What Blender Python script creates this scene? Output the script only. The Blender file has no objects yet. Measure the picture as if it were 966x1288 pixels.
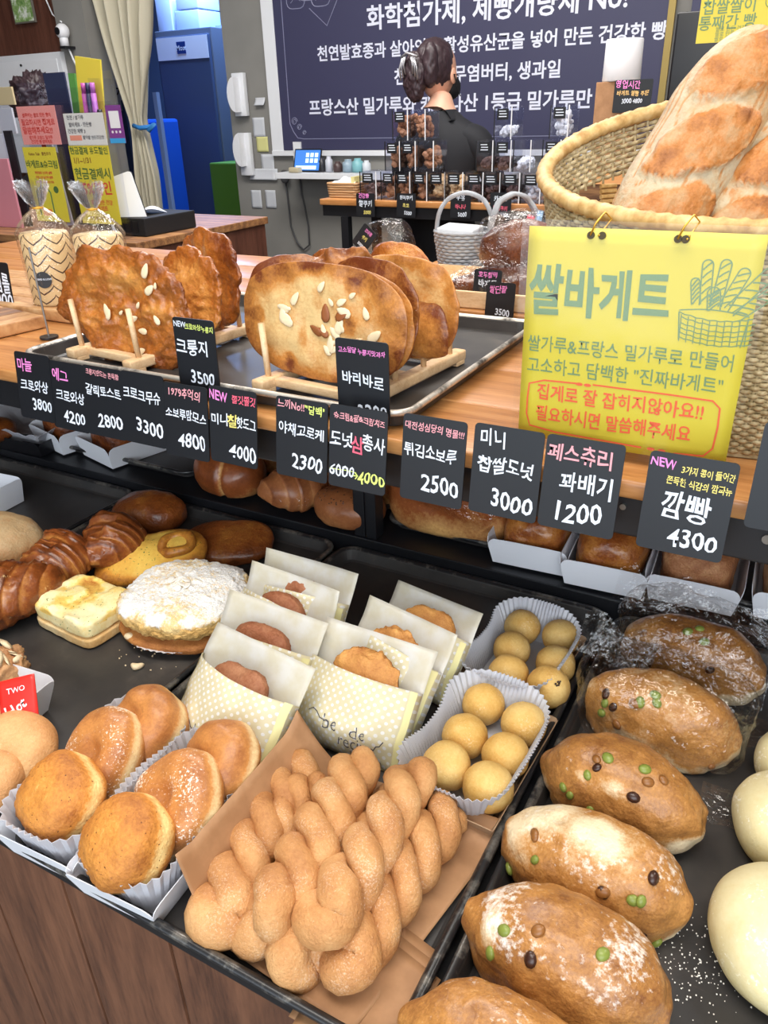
import bpy, bmesh, math, random
import numpy as np
from mathutils import Vector, Matrix, Euler
R = math.radians
sc = bpy.context.scene
COL = sc.collection
# ------------------------------------------------------------------ camera
H = 1.40
YAW, PIT, ROL, FPX = -0.511140574, 0.476807566, 0.0291042873, 973.3876
_f = Vector((math.sin(YAW)*math.cos(PIT), math.cos(YAW)*math.cos(PIT), -math.sin(PIT)))
_r = Vector((math.cos(YAW), -math.sin(YAW), 0)); _d = _f.cross(_r)
CR = _r*math.cos(ROL) + _d*math.sin(ROL); CD = -_r*math.sin(ROL) + _d*math.cos(ROL)
cam = bpy.data.objects.new('camera', bpy.data.cameras.new('camera')); COL.objects.link(cam)
cam.data.sensor_fit = 'HORIZONTAL'; cam.data.sensor_width = 36; cam.data.lens = 36*FPX/966
cam.data.clip_start = .02
mw = Matrix.Identity(4)
for i in range(3):
    mw[i][0] = CR[i]; mw[i][1] = -CD[i]; mw[i][2] = -_f[i]
mw[2][3] = H
cam.matrix_world = mw
sc.camera = cam
def at(px, py, z=None, Y=None):
    """room point seen at photo pixel (px,py) on the level z or at the depth Y"""
    d = _f + CR*((px-483)/FPX) + CD*((py-644)/FPX)
    t = (z-H)/d.z if z is not None else Y/d.y
    p = d*t
    return Vector((p.x, p.y, p.z+H))
# ------------------------------------------------------------------ light
sc.view_settings.view_transform = 'Standard'; sc.view_settings.look = 'None'
sc.view_settings.gamma = 1; sc.view_settings.use_curve_mapping = False
sc.view_settings.exposure = 0.36
w = bpy.data.worlds.new('sky'); sc.world = w; w.use_nodes = True
bg = w.node_tree.nodes['Background']; bg.inputs[0].default_value = (.80, .90, 1, 1); bg.inputs[1].default_value = 2.2
def area(name, loc, aim, sx, sy, e, col):
    l = bpy.data.lights.new(name, 'AREA'); l.shape = 'RECTANGLE'; l.size = sx; l.size_y = sy; l.energy = e; l.color = col
    o = bpy.data.objects.new(name, l); COL.objects.link(o); o.location = loc
    o.rotation_euler = (Vector(aim)-Vector(loc)).to_track_quat('-Z', 'Y').to_euler()
    return o
area('ceiling_light', (-.3, .2, 2.85), (-.3, .45, .8), 1.8, .7, 30, (1, .94, .86))
area('ceiling_light', (-1.6, 2.2, 2.85), (-1.6, 2.2, 0), 2.4, .8, 62, (1, .97, .93))
area('ceiling_light', (1.0, 1.9, 2.85), (.6, 1.6, 0), 1.2, .5, 22, (1, .96, .9))
area('shop_window_daylight', (.9, -1.6, 2.1), (-.35, .7, .8), 2.6, 1.6, 46, (.9, .95, 1))
area('kitchen_light', (-3.9, 4.9, 2.7), (-3.9, 4.8, 0), .8, .5, 70, (.30, .50, 1))
# ------------------------------------------------------------------ maths
def hsh(ix, iy, iz, s):
    n = (ix.astype(np.int64)*374761393 + iy.astype(np.int64)*668265263 + iz.astype(np.int64)*2147483647 + s*1274126177) & 0xffffffff
    n = ((n ^ (n >> 13))*1274126177) & 0xffffffff
    n = n ^ (n >> 16)
    return (n & 0xffffff)/float(0xffffff)*2-1
def noise(P, fr=1., s=0):
    P = np.asarray(P, float)*fr; i = np.floor(P).astype(int); f = P-i; u = f*f*f*(f*(f*6-15)+10)
    o = 0
    for a in (0, 1):
        for b in (0, 1):
            for c in (0, 1):
                wgt = (u[:, 0] if a else 1-u[:, 0])*(u[:, 1] if b else 1-u[:, 1])*(u[:, 2] if c else 1-u[:, 2])
                o = o + wgt*hsh(i[:, 0]+a, i[:, 1]+b, i[:, 2]+c, s)
    return o
def fbm(P, fr, s=0, o=3):
    t = 0; a = 1
    for k in range(o):
        t = t+a*noise(P, fr, s+k*7); fr *= 2.03; a *= .5
    return t
def sstep(a, b, x):
    t = np.clip((x-a)/(b-a), 0, 1); return t*t*(3-2*t)
_ico = {}
def ico(n):
    if n not in _ico:
        bm = bmesh.new(); bmesh.ops.create_icosphere(bm, subdivisions=n, radius=1)
        V = np.array([v.co[:] for v in bm.verts]); F = [[v.index for v in f.verts] for f in bm.faces]; bm.free()
        _ico[n] = (V, F)
    return _ico[n]
# ------------------------------------------------------------------ objects
def tag(o, label=None, cat=None, group=None, kind=None):
    if label: o['label'] = label
    if cat: o['category'] = cat
    if group: o['group'] = group
    if kind: o['kind'] = kind
    return o
def thing(name, label, cat, loc=(0, 0, 0), rot=(0, 0, 0), group=None, kind=None):
    o = bpy.data.objects.new(name, None); COL.objects.link(o); o.empty_display_size = .02
    o.location = loc
    if isinstance(rot, Matrix): o.rotation_euler = rot.to_euler()
    else: o.rotation_euler = rot
    return tag(o, label, cat, group, kind)
def mk(name, V, F, mat, parent=None, smooth=True, bake=None, dust=None, loc=None, rot=None, kind=None, label=None):
    me = bpy.data.meshes.new(name); me.from_pydata([tuple(v) for v in np.asarray(V, float)], [], [tuple(int(i) for i in f) for f in F])
    for n, a in (('bake', bake), ('dust', dust)):
        if a is not None:
            at_ = me.attributes.new(n, 'FLOAT', 'POINT'); at_.data.foreach_set('value', np.asarray(a, np.float32))
    if smooth: me.polygons.foreach_set('use_smooth', [True]*len(me.polygons))
    me.materials.append(mat); me.update()
    o = bpy.data.objects.new(name, me); COL.objects.link(o)
    if parent: o.parent = parent
    if loc is not None: o.location = loc
    if rot is not None: o.rotation_euler = rot
    if kind: o['kind'] = kind
    if label: o['label'] = label
    return o
class MB:
    """collects simple solids into one mesh"""
    def __init__(s): s.V = []; s.F = []
    def add(s, V, F):
        n = len(s.V); s.V += [tuple(v) for v in V]; s.F += [[i+n for i in f] for f in F]; return s
    def box(s, x0, x1, y0, y1, z0, z1, b=0.0, M=None):
        if b <= 0:
            V = [(x, y, z) for z in (z0, z1) for y in (y0, y1) for x in (x0, x1)]
            F = [(0, 2, 3, 1), (4, 5, 7, 6), (0, 1, 5, 4), (2, 6, 7, 3), (0, 4, 6, 2), (1, 3, 7, 5)]
        else:
            bm = bmesh.new(); bmesh.ops.create_cube(bm, size=1)
            for v in bm.verts:
                v.co = ((x0+x1)/2+v.co.x*(x1-x0), (y0+y1)/2+v.co.y*(y1-y0), (z0+z1)/2+v.co.z*(z1-z0))
            bmesh.ops.bevel(bm, geom=bm.edges[:], offset=b, segments=2, affect='EDGES', profile=.6)
            bm.verts.index_update()
            V = [v.co[:] for v in bm.verts]; F = [[v.index for v in f.verts] for f in bm.faces]; bm.free()
        if M is not None: V = [tuple(M @ Vector(v)) for v in V]
        return s.add(V, F)
    def tube(s, pts, r, n=8, closed=False, caps=True):
        pts = [Vector(p) for p in pts]; m = len(pts); rr_ = r if hasattr(r, '__len__') else [r]*m
        V = []; up = None
        for i, p in enumerate(pts):
            a = pts[(i-1) % m] if (closed or i > 0) else p; b = pts[(i+1) % m] if (closed or i < m-1) else p
            t = (b-a).normalized()
            if up is None: up = t.orthogonal().normalized()
            up = (up - t*up.dot(t)); up = up.normalized() if up.length > 1e-6 else t.orthogonal().normalized()
            q = t.cross(up)
            for k in range(n):
                an = 2*math.pi*k/n; V.append(p + (up*math.cos(an)+q*math.sin(an))*rr_[i])
        F = []
        for i in range(m if closed else m-1):
            j = (i+1) % m
            for k in range(n):
                l = (k+1) % n; F.append((i*n+k, i*n+l, j*n+l, j*n+k))
        if caps and not closed:
            F.append(tuple(range(n-1, -1, -1))); F.append(tuple((m-1)*n+k for k in range(n)))
        return s.add(V, F)
    def cyl(s, c, r, h, n=20, r2=None, ax='z'):
        r2 = r if r2 is None else r2
        V = []
        for z, q in ((0, r), (h, r2)):
            for k in range(n):
                a = 2*math.pi*k/n; u, v = q*math.cos(a), q*math.sin(a)
                V.append((c[0]+u, c[1]+v, c[2]+z) if ax == 'z' else ((c[0]+u, c[1]+z, c[2]+v) if ax == 'y' else (c[0]+z, c[1]+u, c[2]+v)))
        F = [(k, (k+1) % n, n+(k+1) % n, n+k) for k in range(n)]+[tuple(range(n-1, -1, -1)), tuple(range(n, 2*n))]
        return s.add(V, F)
    def rev(s, prof, n=24, c=(0, 0, 0)):
        V = [(c[0]+r*math.cos(2*math.pi*k/n), c[1]+r*math.sin(2*math.pi*k/n), c[2]+z) for r, z in prof for k in range(n)]
        F = [(i*n+k, i*n+(k+1) % n, (i+1)*n+(k+1) % n, (i+1)*n+k) for i in range(len(prof)-1) for k in range(n)]
        return s.add(V, F)
    def ext(s, poly, z0, z1, M=None):
        n = len(poly); V = [(x, y, z) for z in (z0, z1) for x, y in poly]
        if M is not None: V = [tuple(M @ Vector(v)) for v in V]
        F = [tuple(range(n-1, -1, -1)), tuple(range(n, 2*n))]+[(k, (k+1) % n, n+(k+1) % n, n+k) for k in range(n)]
        return s.add(V, F)
    def make(s, name, mat, parent=None, smooth=False, **k): return mk(name, s.V, s.F, mat, parent, smooth, **k)
def rr(hx, hy, r, n=6, cx=0, cy=0):
    out = []; r = min(r, hx, hy)
    for qx, qy, a0 in ((1, 1, 0), (-1, 1, 90), (-1, -1, 180), (1, -1, 270)):
        for k in range(n+1):
            a = R(a0+90*k/n); out.append((cx+qx*(hx-r)+r*math.cos(a), cy+qy*(hy-r)+r*math.sin(a)))
    return out
def loft(rings, cap0=True, cap1=True, closed=True):
    n = len(rings[0]); V = [p for r in rings for p in r]; F = []
    for i in range(len(rings)-1):
        for k in range(n if closed else n-1):
            l = (k+1) % n; F.append((i*n+k, i*n+l, (i+1)*n+l, (i+1)*n+k))
    if cap0: F.append(tuple(range(n-1, -1, -1)))
    if cap1: F.append(tuple((len(rings)-1)*n+k for k in range(n)))
    return V, F
def grid(nu, nv, fn):
    V = [fn(i/(nu-1), j/(nv-1)) for j in range(nv) for i in range(nu)]
    F = [(j*nu+i, j*nu+i+1, (j+1)*nu+i+1, (j+1)*nu+i) for j in range(nv-1) for i in range(nu-1)]
    return V, F
def solid(o, t, off=0.):
    m = o.modifiers.new('thickness', 'SOLIDIFY'); m.thickness = t; m.offset = off; return o
def pick(o, mat2, test):
    o.data.materials.append(mat2)
    for p in o.data.polygons:
        if test(p): p.material_index = 1
# ------------------------------------------------------------------ materials
def hexc(h):
    if not isinstance(h, str): return (*h, 1) if len(h) == 3 else h
    h = h.lstrip('#'); h = h if len(h) == 6 else ''.join(x*2 for x in h); c = [int(h[i:i+2], 16)/255 for i in (0, 2, 4)]
    return (*[x/12.92 if x <= .04045 else ((x+.055)/1.055)**2.4 for x in c], 1)
class NT:
    def __init__(s, name):
        s.m = bpy.data.materials.new(name); s.m.use_nodes = True; s.t = s.m.node_tree; s.b = s.t.nodes['Principled BSDF']; s.out = s.t.nodes['Material Output']
    def n(s, ty, **k):
        o = s.t.nodes.new(ty)
        for a, v in k.items():
            if a.startswith('i_'):
                a = a[2:]; a = int(a) if a.isdigit() else a.replace('_', ' ')
                o.inputs[a].default_value = v
            else: setattr(o, a, v)
        return o
    def l(s, a, b): s.t.links.new(a, b)
    def noise(s, scale, det=3, rough=.5, vec=None):
        o = s.n('ShaderNodeTexNoise', i_Scale=scale, i_Detail=det, i_Roughness=rough)
        s.l(vec or s.obj(), o.inputs['Vector']); return o.outputs['Fac']
    def obj(s):
        if not hasattr(s, '_o'): s._o = s.n('ShaderNodeTexCoord').outputs['Object']
        return s._o
    def map(s, sc_):
        o = s.n('ShaderNodeMapping'); o.inputs['Scale'].default_value = sc_; s.l(s.obj(), o.inputs['Vector']); return o.outputs[0]
    def math(s, op, a, b=None, c=None, clamp=False):
        o = s.n('ShaderNodeMath', operation=op, use_clamp=clamp)
        for i, v in enumerate((a, b, c)):
            if v is None: continue
            if isinstance(v, (int, float)): o.inputs[i].default_value = v
            else: s.l(v, o.inputs[i])
        return o.outputs[0]
    def ramp(s, fac, stops, interp='LINEAR'):
        o = s.n('ShaderNodeValToRGB'); cr = o.color_ramp; cr.interpolation = interp
        while len(cr.elements) > 1: cr.elements.remove(cr.elements[-1])
        cr.elements[0].position = stops[0][0]; cr.elements[0].color = hexc(stops[0][1])
        for p, c in stops[1:]:
            e = cr.elements.new(p); e.color = hexc(c)
        s.l(fac, o.inputs[0]); return o.outputs[0]
    def mix(s, f, a, b):
        o = s.n('ShaderNodeMix', data_type='RGBA')
        for i, v in ((0, f), (6, a), (7, b)):
            if isinstance(v, (int, float)): o.inputs[i].default_value = v
            elif isinstance(v, (str, tuple)): o.inputs[i].default_value = hexc(v)
            else: s.l(v, o.inputs[i])
        return o.outputs[2]
    def bump(s, h, st=.3, d=.002):
        o = s.n('ShaderNodeBump', i_Strength=st, i_Distance=d); s.l(h, o.inputs['Height']); s.l(o.outputs[0], s.b.inputs['Normal']); return o
    def set(s, **k):
        for a, v in k.items():
            i = s.b.inputs[a.replace('_', ' ')]
            if isinstance(v, str): v = hexc(v)
            if hasattr(v, 'is_output') or hasattr(v, 'links'): s.l(v, i)
            else: i.default_value = v
        return s
def flat(name, col, rough=.6, metal=0, bump=0, bs=60, var=.0, spec=.5, trans=0):
    t = NT(name)
    if var: t.set(Base_Color=t.mix(t.math('MULTIPLY', t.noise(bs*.4), var), col, (0.02, 0.02, 0.02, 1)))
    else: t.set(Base_Color=col)
    t.set(Roughness=rough, Metallic=metal, Specular_IOR_Level=spec, Transmission_Weight=trans)
    if bump: t.bump(t.noise(bs, 4), bump, .001)
    return t.m
def bread(name, c0, c1, c2, rough=.45, nsc=40, nam=.35, dcol='#fbf6ee', bump=.5, bsc=350, bd=.0008, dth=.5, dsc=220, fleck=None, fth=.7, fsc=250, coat=0, spec=.4, sss=.0, dsharp=.12):
    t = NT(name)
    a = t.n('ShaderNodeAttribute', attribute_name='bake').outputs['Fac']; du = t.n('ShaderNodeAttribute', attribute_name='dust').outputs['Fac']
    n1 = t.noise(nsc, 4, .6)
    f = t.math('MULTIPLY_ADD', t.math('SUBTRACT', n1, .5), nam*2.4, a)
    f = t.math('MULTIPLY_ADD', t.math('SUBTRACT', t.noise(nsc*7, 3, .65), .5), .55, f)
    col = t.ramp(f, [(0, c0), (.5, c1), (1, c2)])
    if fleck:
        nf = t.noise(fsc, 1, .4); col = t.mix(t.math('GREATER_THAN', nf, fth), col, fleck)
    nd = t.noise(dsc, 3, .7)
    e = t.math('SUBTRACT', t.math('ADD', nd, du), 1.0-(dth-.5)+.0)
    m = t.math('MULTIPLY', t.math('DIVIDE', e, dsharp, clamp=True), t.math('GREATER_THAN', du, .02))
    col = t.mix(m, col, dcol)
    t.set(Base_Color=col, Roughness=rough, Specular_IOR_Level=spec, Coat_Weight=coat, Coat_Roughness=.18)
    if sss: t.set(Subsurface_Weight=sss, Subsurface_Radius=(.01, .005, .002), Subsurface_Scale=.5)
    t.bump(t.noise(bsc, 3, .6), bump, bd)
    return t.m
def wood(name, c0, c1, c2, sc_=(1.2, 12, 12), rough=.45, bump=.1, coat=0):
    t = NT(name); v = t.map(sc_); n = t.noise(3., 5, .6, v)
    n2 = t.noise(18., 3, .6, v)
    f = t.math('MULTIPLY_ADD', t.math('SUBTRACT', n2, .5), .5, n)
    t.set(Base_Color=t.ramp(f, [(.28, c0), (.5, c1), (.75, c2)]), Roughness=rough, Coat_Weight=coat, Coat_Roughness=.2)
    t.bump(f, bump, .001); return t.m
def thin(name, col, alpha, gloss=.25, rough=.08, bs=30, bst=.6, bd=.004):
    """thin clear film: mostly see-through, glossy where it turns away"""
    t = NT(name); tr = t.n('ShaderNodeBsdfTransparent'); tr.inputs[0].default_value = hexc(col)
    gl = t.n('ShaderNodeBsdfGlossy', i_Roughness=rough); gl.inputs[0].default_value = (1, 1, 1, 1)
    bp = t.n('ShaderNodeBump', i_Strength=bst, i_Distance=bd); t.l(t.noise(bs, 3, .6), bp.inputs['Height']); t.l(bp.outputs[0], gl.inputs['Normal'])
    lw = t.n('ShaderNodeLayerWeight', i_Blend=.35); t.l(bp.outputs[0], lw.inputs['Normal'])
    mx = t.n('ShaderNodeMixShader'); t.l(t.math('MULTIPLY_ADD', t.math('POWER', lw.outputs['Facing'], 1.6), gloss, 1-alpha, clamp=True), mx.inputs[0])
    t.l(tr.outputs[0], mx.inputs[1]); t.l(gl.outputs[0], mx.inputs[2]); t.l(mx.outputs[0], t.out.inputs[0])
    return t.m
def paper(name, col, tr=.4, rough=.55, var=None, bump=.2):
    """thin paper: diffuse with light passing through"""
    t = NT(name); n = t.noise(22, 4, .6)
    c = t.mix(t.math('GREATER_THAN', n, 2.), col, col) if not var else t.mix(t.ramp(n, [(.42, (0, 0, 0)), (.6, (1, 1, 1))]), col, var)
    t.set(Base_Color=c, Roughness=rough)
    t.bump(t.noise(60, 3), bump, .001)
    tl = t.n('ShaderNodeBsdfTranslucent'); t.l(c, tl.inputs[0])
    mx = t.n('ShaderNodeMixShader', i_0=tr); t.l(t.b.outputs[0], mx.inputs[1]); t.l(tl.outputs[0], mx.inputs[2]); t.l(mx.outputs[0], t.out.inputs[0])
    return t.m
_keep = bpy.data.curves.new('keep', 'FONT'); _keep.body = '가'; _ko = bpy.data.objects.new('keep', _keep)  # keeps the typeface loaded
def text(body, size, mat, parent, x=0, y=0, z=0, name='lettering', off=0., align='CENTER', warp=0., rot=0., seed=1, sx=1., label=None, maxw=None):
    cu = bpy.data.curves.new('t', 'FONT'); cu.body = body; cu.size = size; cu.align_x = align; cu.align_y = 'CENTER'
    cu.offset = off*size; cu.resolution_u = 2; cu.space_character = 1.0
    o = bpy.data.objects.new('t', cu)
    me = bpy.data.meshes.new_from_object(o); bpy.data.objects.remove(o); bpy.data.curves.remove(cu)
    n = len(me.vertices)
    if n == 0: return None
    V = np.empty(n*3); me.vertices.foreach_get('co', V); V = V.reshape(-1, 3); V[:, 0] *= sx
    wd_ = V[:, 0].max()-V[:, 0].min()
    if maxw and wd_ > maxw: V[:, 0] *= maxw/wd_
    if warp:
        P = V/size+seed*3.7
        V[:, 0] += noise(P, 1.6, seed)*warp*size; V[:, 1] += noise(P+5, 1.6, seed+3)*warp*size
        V[:, 1] += noise(np.c_[P[:, 0]*.8, P[:, 0]*0, P[:, 0]*0], 1., seed+8)*warp*size*.9
    c, s_ = math.cos(rot), math.sin(rot); X = V[:, 0]*c-V[:, 1]*s_; Y = V[:, 0]*s_+V[:, 1]*c
    V = np.c_[X+x, Y+y, V[:, 2]+z]; me.vertices.foreach_set('co', V.ravel()); me.materials.clear(); me.materials.append(mat); me.update(); me.name = name
    ob = bpy.data.objects.new(name, me); COL.objects.link(ob); ob.parent = parent
    if label: ob['label'] = label
    return ob
# ------------------------------------------------------------------ shared materials
M = {}
M['black'] = flat('black_plastic', '#141418', .4)
M['matt_black'] = flat('matt_black', '#101014', .7)
def tray_mat():
    t = NT('baking_tray'); v = t.obj()
    n = t.noise(9, 5, .65); n2 = t.n('ShaderNodeTexNoise', i_Scale=5., i_Detail=6, i_Roughness=.75)
    mp = t.map((4, 40, 4)); t.l(mp, n2.inputs['Vector'])
    c = t.ramp(n, [(.3, '#2b2b2d'), (.6, '#3f3c3a'), (.8, '#5b544d')])  # greys raised so the colour carries some of the tray's sheen
    sc1 = t.ramp(n2.outputs[0], [(.62, (0, 0, 0)), (.72, (1, 1, 1))])
    c = t.mix(t.math('MULTIPLY', sc1, .22), c, '#8d8377')
    t.set(Base_Color=c, Roughness=t.math('MULTIPLY_ADD', n, .3, .28), Specular_IOR_Level=.5)
    t.bump(n2.outputs[0], .12, .0006); return t.m
M['tray'] = tray_mat()
def rim_mat():
    t = NT('worn_rim'); n = t.noise(26, 5, .7)
    f = t.ramp(n, [(.5, (0, 0, 0)), (.66, (1, 1, 1))])
    t.set(Base_Color=t.mix(f, '#232325', '#87837c'), Metallic=t.math('MULTIPLY', f, .7), Roughness=.3); return t.m
M['rim'] = rim_mat()
def bright_rim():
    t = NT('bare_metal_rim'); n = t.noise(16, 5, .7)
    f = t.ramp(n, [(.36, (0, 0, 0)), (.5, (1, 1, 1))])
    t.set(Base_Color=t.mix(f, '#3a3632', '#d6cfc4'), Metallic=t.math('MULTIPLY', f, .6), Roughness=.4); return t.m
M['rim2'] = bright_rim()
M['iron'] = flat('dark_painted_steel', '#17181c', .42, 0, .1, 40)
M['oak'] = wood('counter_wood', '#9c6433', '#ba7f49', '#cd985f', (1.1, 16, 9), .38, .06, .15)
M['plank'] = wood('front_plank_wood', '#4b2f22', '#6b4632', '#80563e', (14, 14, 1.6), .5, .15)
M['walnut'] = wood('walnut', '#5a3a26', '#8f6340', '#b98a58', (1.5, 14, 14), .5)
M['beech'] = wood('beech_wood', '#d3aa7e', '#e3c094', '#eccfa8', (10, 30, 30), .5, .08)
M['board'] = wood('cutting_board_wood', '#8a5a34', '#c09060', '#dcb98c', (3, 24, 3), .5)
M['brownwall'] = wood('brown_wall_wood', '#4a2a20', '#5d382b', '#6d4536', (14, 14, 1.2), .5)
M['wall'] = flat('grey_plaster', '#8d8b86', .85, 0, .25, 14, .25)
M['ceil'] = flat('white_ceiling', '#dedbd4', .9)
M['floor'] = flat('floor_tile', '#6e6862', .5, 0, .05, 5, .3)
M['white'] = flat('white_painted', '#e4e6ea', .5)
M['offwhite'] = flat('white_plastic', '#e9eaee', .35)
M['card'] = paper('white_card', '#eef0f6', .12, .5)
M['wax'] = paper('waxed_paper', '#eceae4', .42, .35, '#e4decb', .35)
M['bagprint'] = None
M['baking'] = paper('baking_paper', '#dfe0e6', .4, .45, None, .4)
M['kraft'] = paper('kraft_paper', '#b98c64', .15, .6, '#a97d57', .35)
M['film'] = thin('clear_film', '#ffffff', .95, .26, .08, 38, 1., .012)
M['acrylic'] = thin('clear_acrylic', '#fafbff', .96, .16, .05, 5, .1)
M['lam'] = thin('laminate_film', '#fefefc', .955, .10, .12, 8, .25)
M['slate'] = flat('black_price_card', '#15171c', .42)
for n_, c_ in dict(ch_white='#dfe6f2', ch_pink='#f08ad0', ch_red='#e8627a', ch_yellow='#e9d876', ch_lime='#dcec7a', ch_orange='#ecc27a', ch_rose='#e6a0a8').items():
    M[n_] = flat('marker_'+n_[3:], c_, .6)
# ------------------------------------------------------------------ room shell
def st(name, mb, mat, **k): o = mb.make(name, mat, **k); o['kind'] = 'structure'; return o
st('floor', MB().box(-7, 3.2, -3.2, 6.3, -.05, 0), M['floor'])
st('ceiling', MB().box(-7, 3.2, -3.2, 6.3, 3.0, 3.05), M['ceil'])
XP = at(275, 0, Y=3.9).x
st('wall_back', MB().box(XP, 3.2, 3.9, 4.05, 0, 3.0), M['wall'])
st('wall_right', MB().box(3.2, 3.3, -3.2, 6.3, 0, 3.0), M['wall'])
st('wall_left', MB().box(-7.1, -7, -3.2, 6.3, 0, 3.0), M['brownwall'])
xl = at(80, 40, Y=3.4).x
st('wall_alcove', MB().box(-7, xl, 3.4, 3.5, 0, 3.0), M['brownwall'])
st('trim_1', MB().box(xl, at(116, 40, Y=3.4).x, 3.36, 3.5, 0, 3.0), M['wall'])
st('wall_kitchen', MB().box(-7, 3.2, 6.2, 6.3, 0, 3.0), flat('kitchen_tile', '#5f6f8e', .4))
st('wall_front', MB().box(-7, -2.6, -3.3, -3.2, 0, 3.0).box(2.6, 3.2, -3.3, -3.2, 0, 3.).box(-2.6, 2.6, -3.3, -3.2, 2.6, 3.).box(-2.6, 2.6, -3.3, -3.2, 0, .25), M['wall'])
# ------------------------------------------------------------------ tiered display stand
std = thing('display_stand', 'black steel tiered display stand holding the baking trays, brown plank front', 'display stand', (-.3, .6, 0))
def loc_(mb, p): # room coordinates -> coordinates of p
    o = Vector(p.location); mb.V = [tuple(Vector(v)-o) for v in mb.V]; return mb
def S(name, mb, mat, p=std, **k): return loc_(mb, p).make(name, mat, p, **k)
S('shelf_deck', MB().box(-1.45, .70, .272, .868, .775, .797), M['iron'])
S('shelf_deck', MB().box(-1.75, .70, .870, 1.36, .80, .832, .002), M['iron'])
S('shade_panel', MB().box(-1.75, .70, 1.34, 1.36, .0, 1.08), M['matt_black'])  # black sheet stands in for the darkness at the rear under the counter
S('beam', MB().box(-1.9, .70, .664, .70, 1.040, 1.0815, .002), M['iron'])
S('post', MB().box(-.5215, -.5035, .8715, .8965, .833, 1.08, .002), M['iron'])
S('post', MB().box(-.5415, -.5225, .8715, .8965, .833, 1.08, .002), M['iron'])
S('post', MB().box(.62, .66, .8715, .8965, .833, 1.08), M['iron'])
S('post', MB().box(-1.72, -1.68, .8715, .8965, .833, 1.08), M['iron'])
for x in (.005, -.118, .30):
    S('bolt', MB().cyl((x, .6615, 1.0655 if x > -.1 else 1.070), .0045 if x > -.1 else .003, .003, 12, ax='y'), flat('bolt_steel', '#8b8780', .4, .8))
for k in range(16):
    x0 = -1.45+k*.134
    S('plank', MB().box(x0+.001, x0+.132, .2745, .30, 0, .774, .0025), M['plank'])
S('front_backing', MB().box(-1.45, .69, .301, .315, 0, .774), M['matt_black'])
ctr = thing('counter_top', 'long honey coloured wooden counter top above the tray shelves', 'counter', (-.3, .9, 1.10))
def slab(p, x0, x1, y0, y1, z0, z1, mat, nm='board'):
    return S(nm, MB().box(x0, x1, y0, y1, z0, z1, .004), mat, p, smooth=True)
yy = [.655, .79, .925, 1.06, 1.185]
for a, b in zip(yy[:-1], yy[1:]): slab(ctr, -2.05, .70, a, b-.0006, 1.082, 1.10, M['oak'])
for a, b in ((1.185, 1.31), (1.31, 1.435), (1.435, 1.56)): slab(ctr, -2.05, -.80, a, b-.0006, 1.082, 1.10, M['oak'])
S('support_panel', MB().box(-2.04, -.82, 1.36, 1.54, 0, 1.08), M['walnut'], ctr)
# ------------------------------------------------------------------ trays
def tray(name, label, x0, x1, y0, y1, z, group, rimm, hh=.020, rot=0):
    cx, cy = (x0+x1)/2, (y0+y1)/2; hx, hy = (x1-x0)/2, (y1-y0)/2
    t = thing(name, label, 'tray', (cx, cy, z), (0, 0, rot), group)
    def ring(o, zz, r=.03): return [(x, y, zz) for x, y in rr(hx+o, hy+o, max(r+o, .004), 7)]
    prof = [(-.018, .0025), (-.0145, .0045), (-.010, hh-.003), (-.008, hh-.0005)]
    V, F = loft([ring(o, q) for o, q in prof], cap0=True, cap1=False)
    V2, F2 = loft([ring(o, q) for o, q in [(-.0065, hh-.002), (-.009, hh-.004), (-.0135, .0025), (-.0175, .0005)]], cap0=False, cap1=True)
    n = len(V); mk('pan', V+V2, F+[[i+n for i in f] for f in F2], M['tray'], t, smooth=False)
    V, F = loft([ring(o, q) for o, q in [(-.0095, hh-.0015), (-.0075, hh+.0008), (-.0045, hh+.0018), (-.0015, hh+.0005), (-.0008, hh-.0025), (-.003, hh-.0055), (-.006, hh-.005)]], cap0=False, cap1=False)
    mk('rim', V, F, rimm, t, smooth=True)
    return t
G1 = 'black baking trays in the front row'
tray('baking_tray', 'front row black baking tray at far left, under the round bun, mostly bare', -1.383, -.978, .257, .867, .798, G1, M['rim'])
tray('baking_tray', 'black baking tray holding croissants, garlic bread and the sugared streusel round', -.974, -.562, .257, .867, .798, G1, M['rim'])
tray('baking_tray', 'black baking tray holding doughnuts, twists, paper-bagged buns and sugared balls', -.558, -.150, .257, .867, .798, G1, M['rim'])
tray('baking_tray', 'black baking tray holding the bean loaves and pale round buns', -.146, .262, .257, .867, .798, G1, M['rim'])
G2 = 'small trays on the shaded shelf'
tray('baking_tray', 'shaded shelf tray at far left under a wax-papered box', -1.71, -1.30, .905, 1.32, .833, G2, M['rim'], .017)
tray('baking_tray', 'shaded shelf tray under the two long white pastry boxes', -1.29, -.892, .905, 1.32, .833, G2, M['rim'], .017)
tray('baking_tray', 'shaded shelf tray holding the glazed bun, croissant and seeded bun', -.884, -.522, .905, 1.32, .833, G2, M['rim'], .017)
tray('baking_tray', 'shaded shelf tray under the film-wrapped loaf and boxed pound cakes', -.512, -.082, .905, 1.32, .833, G2, M['rim'], .017)
tray('baking_tray', 'shaded shelf tray at far right under the last white box', -.074, .33, .905, 1.32, .833, G2, M['rim'], .017)
tray('large_baking_tray', 'large dark sheet tray with bare metal rim under the flat crackers on the counter', -.945, -.345, .668, 1.105, 1.10, None, M['rim2'], .022)
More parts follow.
